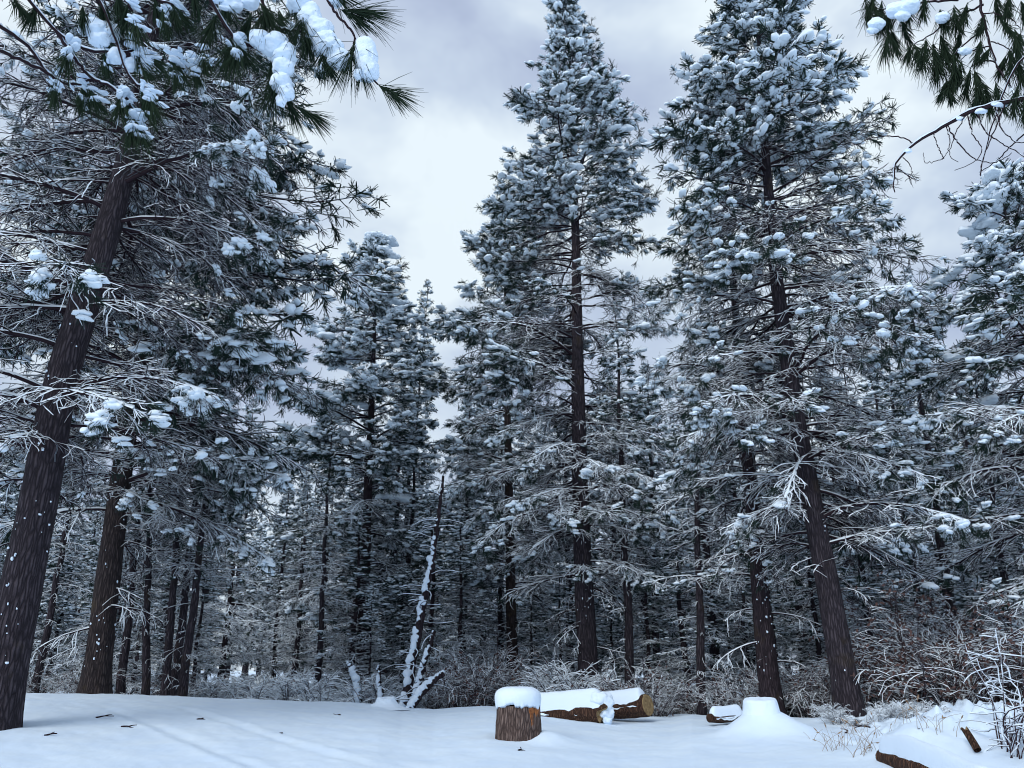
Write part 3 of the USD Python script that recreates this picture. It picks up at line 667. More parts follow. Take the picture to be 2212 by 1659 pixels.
def make_stump():
    m = _m; R = 46 * m; H = 68 * m
    o = thing('tree_stump', 'sawn stump with rough bark, torn orange wood and a thick round snow cap', 'tree stump', STUMP)
    a = np.linspace(0, 2 * PI, 160, endpoint=False)[None]; z = np.linspace(-.25, H, 60)[:, None]
    lobes = 1 + .05 * np.cos(a * 3 + 1) + .03 * np.cos(a * 5 + .3)
    r = R * lobes * (1.04 - .07 * z / H) * (1 + .045 * ridged(a, z, 5, 4.2, 1.6) + .02 * (meshkit.fbm(np.stack(np.broadcast_arrays(np.cos(a) * 9, np.sin(a) * 9, z * 5), -1), 3, 7) - .5))
    V = np.stack([np.cos(a) * r, np.sin(a) * r, np.broadcast_to(z, r.shape)], -1)
    obj('bark', rings(V), stump_bark_mat, o, smooth=40)
    # torn wood: plates standing proud of the bark on the right front
    for a0, a1, z0, z1 in ((-1.02, -.62, .30, 1.0), (-.66, -.22, .45, 1.0), (-.52, -.05, .15, .62), (-.98, -.74, .10, .40)):
        aa = np.linspace(a0, a1, 14); zz = np.linspace(z0 * H, z1 * H, 16)
        A, Z = np.meshgrid(aa, zz, indexing='ij')
        edge = 1 - np.clip(np.abs((A - (a0 + a1) / 2) / ((a1 - a0) / 2)) ** 4 + np.abs((Z / H - (z0 + z1) / 2) / ((z1 - z0) / 2)) ** 4, 0, 1)
        nz = meshkit.fbm(np.stack([A * 14, Z * 2, A * 0], -1), 3, 3) - .5
        rr = R * (1 + .05 * np.cos(A * 3 + 1) + .03 * np.cos(A * 5 + .3)) * (1.0 + .055 * edge ** .4 + .05 * nz) - .015
        P = np.stack([np.cos(A) * rr, np.sin(A) * rr, Z], -1); nA, nZ = A.shape
        i, j = np.meshgrid(np.arange(nA - 1), np.arange(nZ - 1), indexing='ij'); q = i * nZ + j
        F = np.vstack([np.stack([q, q + nZ, q + nZ + 1], -1).reshape(-1, 3), np.stack([q, q + nZ + 1, q + 1], -1).reshape(-1, 3)])
        obj('torn_wood', (P.reshape(-1, 3), F), red_wood_mat, o)
    T = 36 * m; prof = [(.86, .05), (1.01, -.045), (1.07, .0), (1.10, .07), (1.11, .13), (1.10, .18)] + [(math.cos(t) * .52 + .57, .18 + math.sin(t) ** 1.0 * (T - .18)) for t in np.linspace(.15, PI / 2, 8)] + [(.5, T * 1.01), (.3, T * 1.02), (.1, T * 1.02)]
    a = np.linspace(0, 2 * PI, 120, endpoint=False); rows = []
    for k, (q, zz) in enumerate(prof):
        nz = meshkit.fbm(np.stack([np.cos(a) * 2.2, np.sin(a) * 2.2, a * 0 + zz * 3], -1), 3, 15) - .5
        dz = (meshkit.fbm(np.stack([np.cos(a) * 5, np.sin(a) * 5, a * 0], -1), 3, 17) - .5) * (.17 if k in (1, 2) else .02)
        rr = R * q * (1 + .05 * np.cos(a * 3 + 1) * .6) * (1 + .05 * nz)
        rows.append(np.stack([np.cos(a) * rr, np.sin(a) * rr, H + zz + dz + .01], -1))
    obj('snow_cap', rings(np.array(rows)), snow_mat, o)
make_stump()

def log_thing(name, label, p0, p1, r0, r1, snow, bark_m, seed, cut1=True, snow_range=(0.0, 1.0), snow_w=1.05, cat='log', cut0=False, jag=0.0):
    p0, p1 = np.asarray(p0, float), np.asarray(p1, float)
    o = thing(name, label, cat, p0); d = p1 - p0; L = np.linalg.norm(d); n = max(14, int(L / .09))
    rng = np.random.default_rng(seed)
    t = np.linspace(0, 1, n); P = d * t[:, None] + np.stack([0 * t, 0 * t, .04 * np.sin(t * 5 + seed)], 1) * min(1, L / 3)
    T, S, U = frames(P); m = 48; a = np.linspace(0, 2 * PI, m, endpoint=False)
    R = r0 + (r1 - r0) * t
    k = 1 + .07 * ridged(a[None], t[:, None] * L, seed, 3.0, .9) + .05 * (meshkit.fbm(np.stack(np.broadcast_arrays(np.cos(a)[None] * 6, np.sin(a)[None] * 6, t[:, None] * L * 4), -1), 3, seed) - .5)
    rr = R[:, None] * k
    V = P[:, None] + rr[..., None] * (np.cos(a)[None, :, None] * S[:, None] + np.sin(a)[None, :, None] * U[:, None])
    if jag: V[-1] += T[-1] * (meshkit.noise(np.stack([np.cos(a) * 2, np.sin(a) * 2, a * 0], -1), seed) - .5)[:, None] * jag
    obj('bark', rings(V[::-1], True) if not (cut0 or cut1 or jag) else rings(V, False), bark_m, o, smooth=40)
    for on, i, sg in ((cut1, n - 1, 1), (cut0, 0, -1)):
        if not on: continue
        rw = []
        for q, push in ((.97, .004), (.93, .02), (.7, .024), (.4, .02), (.1, .022)):
            rw.append(V[i] * q + P[i] * (1 - q) + T[i] * sg * push)
        rw = np.array(rw) if sg > 0 else np.array(rw)[:, ::-1]
        obj('cut_end', rings(rw), cut_mat, o, smooth=50)
    if snow:
        ns = n * 2; ts = np.linspace(*snow_range, ns); Ps = np.stack([np.interp(ts, t, P[:, c]) for c in range(3)], 1); Rs = np.interp(ts, t, R)
        Ts, Ss, Us = frames(Ps); q = np.linspace(-1, 1, 15)
        e = np.minimum((ts - snow_range[0]), (snow_range[1] - ts)) * L; round_ = np.sqrt(np.clip(1 - (1 - np.clip(e / (snow * .8), 0, 1)) ** 2, 0, 1))
        W = Rs[:, None] * snow_w * (.93 + .14 * meshkit.fbm(np.stack(np.broadcast_arrays(ts[:, None] * L * 1.5, np.sign(q)[None] * 3., 0 * q[None]), -1), 3, seed + 1)) * (.75 + .25 * round_[:, None])
        off = q[None] * W
        hgt = (1 - np.abs(q) ** 3.2)[None] * (snow * (.8 + .4 * meshkit.fbm(np.stack(np.broadcast_arrays(ts[:, None] * L * .9, q[None] * .7, 0 * q[None]), -1), 3, seed + 2))) * round_[:, None]
        x = np.clip(np.abs(off) / Rs[:, None], 0, .985); surf = Rs[:, None] * np.sqrt(1 - x ** 2)
        drip = (meshkit.fbm(np.stack(np.broadcast_arrays(ts[:, None] * L * 5, np.sign(q)[None] * 9., 0 * q[None]), -1), 3, seed + 4) - .6) * np.abs(q)[None] ** 8 * .16
        V2 = Ps[:, None] + off[..., None] * Ss[:, None] + (np.maximum(surf - .02, 0) + hgt + drip)[..., None] * Us[:, None]
        i, j = np.meshgrid(np.arange(ns - 1), np.arange(14), indexing='ij'); A = i * 15 + j
        F = np.vstack([np.stack([A, A + 1, A + 16], -1).reshape(-1, 3), np.stack([A, A + 16, A + 15], -1).reshape(-1, 3)])
        obj('snow_cap', (V2.reshape(-1, 3), F), snow_mat, o)
    return o
lg = mpp(at(1240, 1540, 22.8))
la = log_thing('log', 'nearer of two snow-covered logs, broken brown end, beside the capped stump', at(1085, 1541, 23.6), at(1305, 1542, 22.2), 19 * lg, 22 * lg, .36, log_bark_mat, 3, jag=.5)
def end_snow(o, c, items, seed):
    rng = np.random.default_rng(seed); a = Acc()
    for dx, dz, r in items: a.add(*blob(np.array([dx, -.05, dz]) + c, r, r * .7, r, 0, rng, 3, .3, .9))
    obj('snow_clump', a, snow_mat, o)
end_snow(la, at(1305, 1542, 22.2) - at(1085, 1541, 23.6), [(.02, .28, .24), (.06, .05, .20), (.08, -.14, .13), (-.12, .36, .22)], 4)
log_thing('log', 'farther raised log with a pale yellow sawn end, snow along its top', at(1270, 1533, 24.3), at(1399, 1524, 23.2), 20 * lg, 22 * lg, .22, log_bark_mat, 8, snow_range=(0, .96))
log_thing('log', 'low snow-buried log with torn reddish bark in the bottom right foreground', at(1910, 1634, 15.0), at(2150, 1728, 11.6), 18 * mpp(at(1950, 1630, 15)), 24 * mpp(at(1950, 1630, 15)), .24, torn_bark_mat, 12, cut0=True, cut1=False, snow_range=(.01, 1), snow_w=.86)
log_thing('log', 'short thin log under snow just left of the buried white stump', at(1532, 1552, 21.5), at(1600, 1546, 22.3), 8 * lg, 10 * lg, .2, log_bark_mat, 15, cut0=False, cut1=False, snow_range=(.05, 1))
log_thing('broken_branch', 'broken pale branch stub sticking up from snow at lower right', at(2112, 1620, 15.0), at(2086, 1578, 15.2), .055, .05, 0, log_bark_mat, 18, jag=.12, cat='branch')

def mound(name, label, cat, bx, by, ty, wt, wb, seed, foot=None):
    p = on_ground(bx, by) if foot is None else foot; m = mpp(p); H = (by - ty) * m; Rt, Rb = wt * m, wb * m
    a = np.linspace(0, 2 * PI, 96, endpoint=False); rows = []
    prof = [(1.5, -.30), (1.2, -.06)] + [(Rt / Rb + (1 - Rt / Rb) * (1 - q) ** 2.1 + .10 * Rt / Rb * (1 - q), q * .90) for q in np.linspace(.0, 1, 16)] + [(Rt / Rb * k, z) for k, z in ((.985, .935), (.94, .972), (.86, .992), (.7, 1.0), (.4, 1.005), (.15, 1.005))]
    for q, z in prof:
        nz = meshkit.fbm(np.stack([np.cos(a) * 1.3, np.sin(a) * 1.3, a * 0 + z * 1.5], -1), 3, seed) - .5
        r = Rb * q * (1 + .24 * nz) ; rows.append(np.stack([np.cos(a) * r, np.sin(a) * r, a * 0 + z * H + .10 * nz * z + .05 * np.cos(a - 1) * q * z], -1))
    o = obj(name, rings(np.array(rows)), snow_mat)
    UsdGeom.Xformable(o).AddTranslateOp().Set(Gf.Vec3d(*p))
    return tag(o, label, cat)
mound('buried_stump', 'stump wholly buried under smooth white snow, flat-topped, right of the logs', 'tree stump', 1649, 1588, 1513, 36, 60, 3, MOUND)
mound('snow_heap', 'small rounded snow hump on the bank left of the capped stump', 'snow heap', 832, 1527, 1508, 19, 36, 6)

def snag(name, label, pts, radii, snow, seed, side=None, mat=dark_bark_mat, cat='dead tree', stubs=0):
    rng = np.random.default_rng(seed); P = np.array(pts, float); base = P[0].copy()
    t = np.linspace(0, 1, len(P)); tt = np.linspace(0, 1, 40)
    from scipy.interpolate import PchipInterpolator
    Q = PchipInterpolator(t, P - base)(tt); R = np.interp(tt, np.linspace(0, 1, len(radii)), radii)
    Q[1:] += rng.normal(0, .02, (39, 3))
    o = thing(name, label, cat, base)
    obj('trunk', tube(Q, R * (1 + .12 * rng.normal(0, 1, 40).clip(-1, 1)), 12), mat, o)
    a = Acc()
    sd = np.array([-.55, -.5, .65]) if side is None else np.array(side); 
    for i in range(0, 40):
        if rng.random() < .93:
            r = (R[i] * rng.uniform(.6, 1.05) + snow * .3) * (1 if i < 30 else .6)
            a.add(*blob(Q[i] + sd * R[i] * .75, r * 1.0, r * .9, r * 1.15, rng.uniform(0, 6), rng, 1, .45, .9))
    obj('snow', a, snow_mat, o)
    if stubs:
        w, sn = Acc(), Acc()
        for k in range(stubs):
            i = rng.integers(4, 39); B, _, _ = grow(Q[i], rng.uniform(0, 6.3), rng.uniform(-.1, .6), rng.uniform(-.8, .2), rng.uniform(.4, 1.4), 7, rng, .2)
            r = np.linspace(.016, .007, 7); w.add(*tube(B, r, 4)); sn.add(*snow_strip(B, r, .028, rng))
        obj('dead_twigs', w, twig_mat, o, kind='stuff'); obj('twig_snow', sn, snow_mat, o, kind='stuff')
    return o
def px_pts(*q): return [at(*k) for k in q]
def grounded(q):
    P = px_pts(*q); P[0][2] = min(P[0][2], gz(P[0][0], P[0][1]) - .05); return P
snag('dead_tree', 'leaning snow-plastered dead trunk left of centre with white twigs', grounded([(874, 1530, 28), (910, 1330, 28.4), (935, 1200, 28.8), (958, 1030, 29.4)]), [.16, .135, .105, .045], .05, 31, stubs=34)
snag('dead_tree', 'slimmer white dead stem crossing in front of the leaning dead trunk', grounded([(890, 1528, 27.5), (915, 1440, 27.6), (938, 1365, 27.8)]), [.10, .085, .06], .035, 32, stubs=9)
snag('fallen_log', 'thin snow-topped pole slanting up to the right from the foot of the dead trunks', grounded([(884, 1530, 26.8), (915, 1492, 26.9), (957, 1455, 27.2)]), [.12, .11, .09], .035, 33, side=(-.3, -.3, .85), cat='log', stubs=3)
snag('dead_tree', 'short bent snow-coated dead stem beside the mid-sized pine', grounded([(772, 1528, 30), (776, 1490, 30), (766, 1455, 30), (752, 1434, 30)]), [.15, .13, .12, .08], .05, 34)
snag('dead_tree', 'small dark broken stem between the mid-sized pine and the leaning dead trunk', grounded([(828, 1530, 29), (820, 1480, 29), (818, 1440, 29.2)]), [.10, .08, .05], .02, 35, stubs=6)

# ------------------------------------------------------------------ shrubs, grass, twigs
def shrub_mesh(seed, H, spread, stems, leaves, snow_t, side=5):
    rng = np.random.default_rng(seed); w, sn, lf = Acc(), Acc(), Acc()
    for k in range(stems):
        yw = rng.uniform(0, 2 * PI); L = H * rng.uniform(.5, 1.1)
        P, Y, E = grow(np.array([rng.normal(0, .12), rng.normal(0, .12), -.1]) * spread, yw, rng.uniform(.9, 1.5), rng.uniform(.1, 1.0), L, 9, rng, .16)
        R = np.linspace(.012, .005, 9); w.add(*tube(P, R, 4, False)); sn.add(*snow_strip(P, R, snow_t, rng, .3))
        for q in range(int(side * L)):
            i = rng.integers(2, 8); B, YB, EB = grow(P[i], Y[i] + rng.uniform(-1.4, 1.4), E[i] + rng.uniform(-.6, .3), E[i] - rng.uniform(0, 1.2), rng.uniform(.2, .75) * min(1, H / 2), 5, rng, .25)
            r = np.linspace(.006, .004, 5); w.add(*tube(B, r, 3, False)); sn.add(*snow_strip(B, r, snow_t * .9, rng, .3))
            for z in range(2):
                j = rng.integers(1, 5); C, _, _ = grow(B[j], YB[j] + rng.uniform(-1, 1), EB[j] + rng.uniform(-.5, .5), EB[j] - .4, rng.uniform(.1, .3), 3, rng, .2)
                r = np.full(3, .004); w.add(*tube(C, r, 3, False)); sn.add(*snow_strip(C, r, snow_t * .8, rng, .3))
                n = rng.poisson(leaves)
                for _ in range(n):
                    c = C[rng.integers(0, 3)] + rng.normal(0, .03, 3); u = rng.normal(0, 1, 3); u /= np.linalg.norm(u); v = np.cross(u, rng.normal(0, 1, 3)); v /= np.linalg.norm(v)
                    lf.add(np.array([c, c + u * .045 + v * .022, c + u * .085, c + u * .045 - v * .022]), [[0, 1, 2], [0, 2, 3]])
    return w, sn, lf
SHRUBS = {}
shrub_lib = '/World/shrub_types'; stage.CreateClassPrim(shrub_lib)
for nm, args in dict(leafy=[(1, 2.6, 1.6, 34, 2.2, .012), (2, 2.0, 1.4, 30, 2.4, .012)], brown=[(3, 2.0, 1.5, 46, .5, .007), (4, 1.6, 1.8, 44, .6, .007)], snowy=[(5, 1.4, 2.2, 44, .15, .026), (6, 1.0, 2.0, 40, .1, .028)]).items():
    for a in args:
        w, sn, lf = shrub_mesh(*a); c = '%s/%s_%d' % (shrub_lib, nm, a[0]); UsdGeom.Xform.Define(stage, c)
        usdkit.mesh(stage, c + '/stems', w.arrays(), shrub_mat, True); usdkit.mesh(stage, c + '/snow', sn.arrays(), tree_snow_mat, True)
        if lf.n: usdkit.mesh(stage, c + '/dry_leaves', lf.arrays(), leaf_mat, False)
        SHRUBS.setdefault(nm, []).append(c)
def place_shrub(nm, k, x, D, s, label, group=None):
    p = stand(x, D); o = UsdGeom.Xform.Define(stage, path_for('shrub'))
    o.AddTranslateOp().Set(Gf.Vec3d(*p)); o.AddRotateZOp().Set(x * 7.3 % 360); o.AddScaleOp().Set(Gf.Vec3f(s, s, s))
    o.GetPrim().GetReferences().AddInternalReference(SHRUBS[nm][k % 2]); o.GetPrim().SetInstanceable(True)
    tag(o.GetPrim(), label, 'shrub', group)
rng = np.random.default_rng(91)
for nm, x0, x1, d0, d1, num, s0, s1, label, group in [
    ('leafy', 1890, 2215, 24, 29, 9, 1.1, 1.75, 'brown-leaved snow-dusted shrub', 'brown shrubs at the right'),
    ('brown', 1690, 1800, 26, 30, 6, .9, 1.3, 'bare reddish-brown shrub', 'brown shrubs between the right trunks'),
    ('brown', 940, 1065, 28, 33, 7, .9, 1.5, 'bare brown twiggy shrub', 'brown shrubs left of the stump'),
    ('snowy', 425, 640, 30, 46, 11, .9, 1.4, 'low snow-covered bush', 'snowy bushes in the clearing'),
    ('snowy', 1150, 1260, 29, 34, 5, 1.1, 1.7, 'pale frosted bush', 'frosted bushes behind the logs'),
    ('snowy', 690, 860, 29, 36, 7, .8, 1.3, 'small snowy bush', 'bushes by the mid-sized pine'),
    ('brown', 60, 380, 30, 36, 4, .6, 1.0, 'low twiggy bush', 'bushes among the left trunks'),
    ('brown', 1380, 1620, 27, 34, 6, .7, 1.5, 'dark twiggy bush', 'bushes right of the logs'),
    ('snowy', 1760, 2200, 21.5, 23, 7, .3, .6, 'small bush on top of the right bank', 'bushes on the right bank'),
]:
    for k in range(num):
        bx = rng.uniform(x0, x1); m = min(MARKS, key=lambda q: abs(q[0] - bx)); sd = 'left of' if bx < m[0] - 12 else 'right of' if bx > m[0] + 12 else 'in line with'
        lb = '%s %s %s' % (label, sd, m[1])
        place_shrub(nm, k, bx, rng.uniform(d0, d1), rng.uniform(s0, s1), lb, lb)

def snowy_bush_near():                            # crooked white twigs at the right edge
    rng = np.random.default_rng(44); base = on_ground(2188, 1622)
    o = thing('shrub', 'crooked bare shrub with thick white snow on its twigs at the right edge', 'shrub', base); w, sn = Acc(), Acc()
    m = mpp(base)
    for k in range(20):
        L = rng.uniform(.8, 2.1); P, Y, E = grow(np.array([rng.normal(0, .15), rng.normal(0, .2), -.1]), rng.uniform(0, 6.3), rng.uniform(1.0, 1.55), rng.uniform(.0, 1.2), L, 14, rng, .30)
        R = np.linspace(.012, .005, 14); w.add(*tube(P, R, 6)); sn.add(*snow_strip(P, R, .02, rng, .3))
        for q in range(int(4 * L)):
            i = rng.integers(3, 13); B, _, _ = grow(P[i], Y[i] + rng.uniform(-1.3, 1.3), rng.uniform(-.5, .6), rng.uniform(-.9, .4), rng.uniform(.2, .7), 7, rng, .35)
            r = np.linspace(.007, .004, 7); w.add(*tube(B, r, 4)); sn.add(*snow_strip(B, r, .018, rng, .3))
    obj('stems', w, shrub_mat, o); obj('snow', sn, snow_mat, o)
snowy_bush_near()

def grass(x, y, n, h, seed, label, group):
    rng = np.random.default_rng(seed); p = on_ground(x, y); o = thing('dry_grass', label, 'grass', p, group)
    for k in range(n):
        P, _, _ = grow(np.array([rng.normal(0, .14), rng.normal(0, .1), -.03]), rng.uniform(0, 6.3), rng.uniform(1.2, 1.55), rng.uniform(.1, 1.2), h * rng.uniform(.5, 1.1), 7, rng, .15)
        a = Acc(); a.add(*tube(P, np.linspace(.004, .002, 7), 4)); d = P[-1] - P[-2]
        if rng.random() < .5: a.add(*tube(np.vstack([P[-1], P[-1] + d * .6, P[-1] + d * 1.3]), np.array([.004, .012, .004]), 5))
        obj('stalk', a, grass_mat, o)
for k, (x, y, n, h) in enumerate([(1800, 1622, 10, .42), (1828, 1612, 9, .5), (1862, 1632, 12, .45), (1888, 1618, 6, .55), (1850, 1588, 6, .4), (1770, 1600, 5, .35), (1905, 1590, 5, .4), (2010, 1575, 7, .5), (2060, 1590, 6, .45), (1965, 1560, 6, .4)]):
    grass(x, y, n, h, 300 + k, ['dry grass stalks on the snow right of the buried stump', 'dry grass stalks on the lumpy bank above the bottom right log'][k > 5], ['dry grass by the buried stump', 'dry grass above the log'][k > 5])
def twig(x, y, L, yaw, seed, label, snow=False):
    rng = np.random.default_rng(seed); p = on_ground(x, y); P, _, _ = grow(np.array([0, 0, .01]), yaw, .25, -.2, L, 7, rng, .3)
    a = Acc(); a.add(*tube(P, np.linspace(.018, .008, 7), 5)); B, _, _ = grow(P[3], yaw + .8, .4, .1, L * .5, 4, rng, .3); a.add(*tube(B, np.linspace(.012, .006, 4), 5))
    o = obj('fallen_twig', a, twig_mat); UsdGeom.Xformable(o).AddTranslateOp().Set(Gf.Vec3d(*p)); tag(o, label, 'twig')
twig(207, 1551, .34, .2, 1, 'dark twig lying on open snow right of the thickest left trunk')
twig(262, 1571, .3, -.2, 2, 'tiny dark twig on the open snow in front of the second left trunk')
twig(425, 1555, .2, .7, 3, 'thin dark twig on the snow in front of the close-standing slim trunks')
twig(1288, 1547, .3, 2.6, 4, 'small brown twig on the snow at the foot of the nearer log')
twig(735, 1545, .25, 2.6, 5, 'reddish twig on the snow left of the rounded snow hump')
twig(1120, 1622, .22, .9, 9, 'tiny dark twig on the snow in front of the capped stump')
twig(610, 1585, .2, 2.2, 10, 'tiny dark twig on the snow beside the wheel tracks')
twig(95, 1590, .2, .4, 11, 'bark scrap on the snow right of the foot of the thickest left trunk')
twig(1826, 1585, .4, .4, 6, 'dark stick poking from the lumpy bank right of the buried stump')
twig(1880, 1572, .35, 2.2, 7, 'dark stick on the bank above the dry grass')
twig(1985, 1577, .3, 1.2, 8, 'short stick on the bank above the bottom right log')

# ------------------------------------------------------------------ boughs of two near pines whose trunks stand outside the picture
def needles(p, q, n, rng, Lm, wid, spread=.30, along=.45, lo=.72, hi=1.05):
    d = q - p; L = np.linalg.norm(d); d = d / L; a = Acc()
    D = d + rng.normal(0, spread, (n, 3)); D[:, 2] -= .10; D /= np.linalg.norm(D, axis=1, keepdims=True)
    b = p + d * (rng.uniform(0, along, (n, 1)) * L); ln = L * rng.uniform(lo, hi, n)[:, None] * Lm
    s = np.cross(D, rng.normal(0, 1, (n, 3))); s /= np.linalg.norm(s, axis=1, keepdims=True); u = np.cross(D, s)
    mid = b + D * ln * .55; tip = b + D * ln + np.array([0, 0, -.10]) * ln * ln / .25 * .6
    r = wid
    V = np.concatenate([np.stack([c + s * rr, c - s * rr * .5 + u * rr * .87, c - s * rr * .5 - u * rr * .87], 1) for c, rr in ((b, r * .8), (mid, r), (tip, r * .35))], 1).reshape(-1, 3)
    F = []
    for k in (0, 3):
        for j in range(3): F += [[k + j, k + (j + 1) % 3, k + 3 + (j + 1) % 3], [k + j, k + 3 + (j + 1) % 3, k + 3 + j]]
    F = (np.arange(n)[:, None, None] * 9 + np.array(F)[None]).reshape(-1, 3)
    return V, F
def near_pine(label, base, H, r, limbs, tufts, lumps, D, seed, wid, joint_z, nn, brush=(.30, .45)):
    rng = np.random.default_rng(seed); base = np.array([base[0], base[1], gz(*base)])
    o = thing('pine_tree', label, 'pine tree', base)
    z = np.linspace(-.3, H, 60); P = np.stack([z * .01, z * .01, z], 1); R = np.maximum(r * (1 - np.clip(z / H, 0, 1)) ** .8, .02)
    obj('trunk', trunk_mesh(P, R, 28, rng), bark_mat, o)
    from scipy.interpolate import PchipInterpolator
    for pts, r0, r1, snow, join in limbs:
        Q = [at(x, y, D * k) - base for x, y, k in pts]
        if join is not None: Q = [np.array([0, 0, join])] + Q
        Q = np.array(Q); t = np.concatenate([[0], np.cumsum(np.linalg.norm(np.diff(Q, axis=0), axis=1))]); tt = np.linspace(0, t[-1], max(10, 6 * len(Q)))
        C = PchipInterpolator(t, Q)(tt); C[1:-1] += rng.normal(0, .004, (len(C) - 2, 3)); rr = np.linspace(r0, r1, len(C))
        b = obj('limb' if join is not None else 'twig', tube(C, rr, 8), twig_mat, o)
        if snow: obj('snow', snow_strip(C, rr, snow, rng, .25), snow_mat, b)
    for x0, y0, x1, y1, k, white in tufts:
        p = at(x0, y0, D * k) - base; q = at(x1, y1, D * k * rng.uniform(.98, 1.03)) - base
        obj('needle_tuft', needles(p, q, nn, rng, 1.0, wid, *((.24, .5) if white else brush)), white_needle_mat if white else needle_mat, o, smooth=True)
        if white:
            a = Acc(); ln = np.linalg.norm(q - p)
            for f in np.linspace(.02, .72, 6):
                for _ in range(2): a.add(*blob(p + (q - p) * f + rng.normal(0, .02, 3) + [0, 0, .025], ln * .16, ln * rng.uniform(.05, .10), ln * rng.uniform(.04, .07), math.atan2((q - p)[1], (q - p)[0]), rng, 2, .4, .7))
            obj('rime', a, snow_mat, o)
    for grp in lumps:
        a = Acc()
        for x, y, rx, ry, k in grp:
            c = at(x, y, D * k) - base; m = mpp(c + base); a.add(*blob(c, rx * m, min(rx, ry) * m * .9, ry * m, 0, rng, 4, .20, .95))
        obj('snow_clump', a, snow_mat, o)
    return o
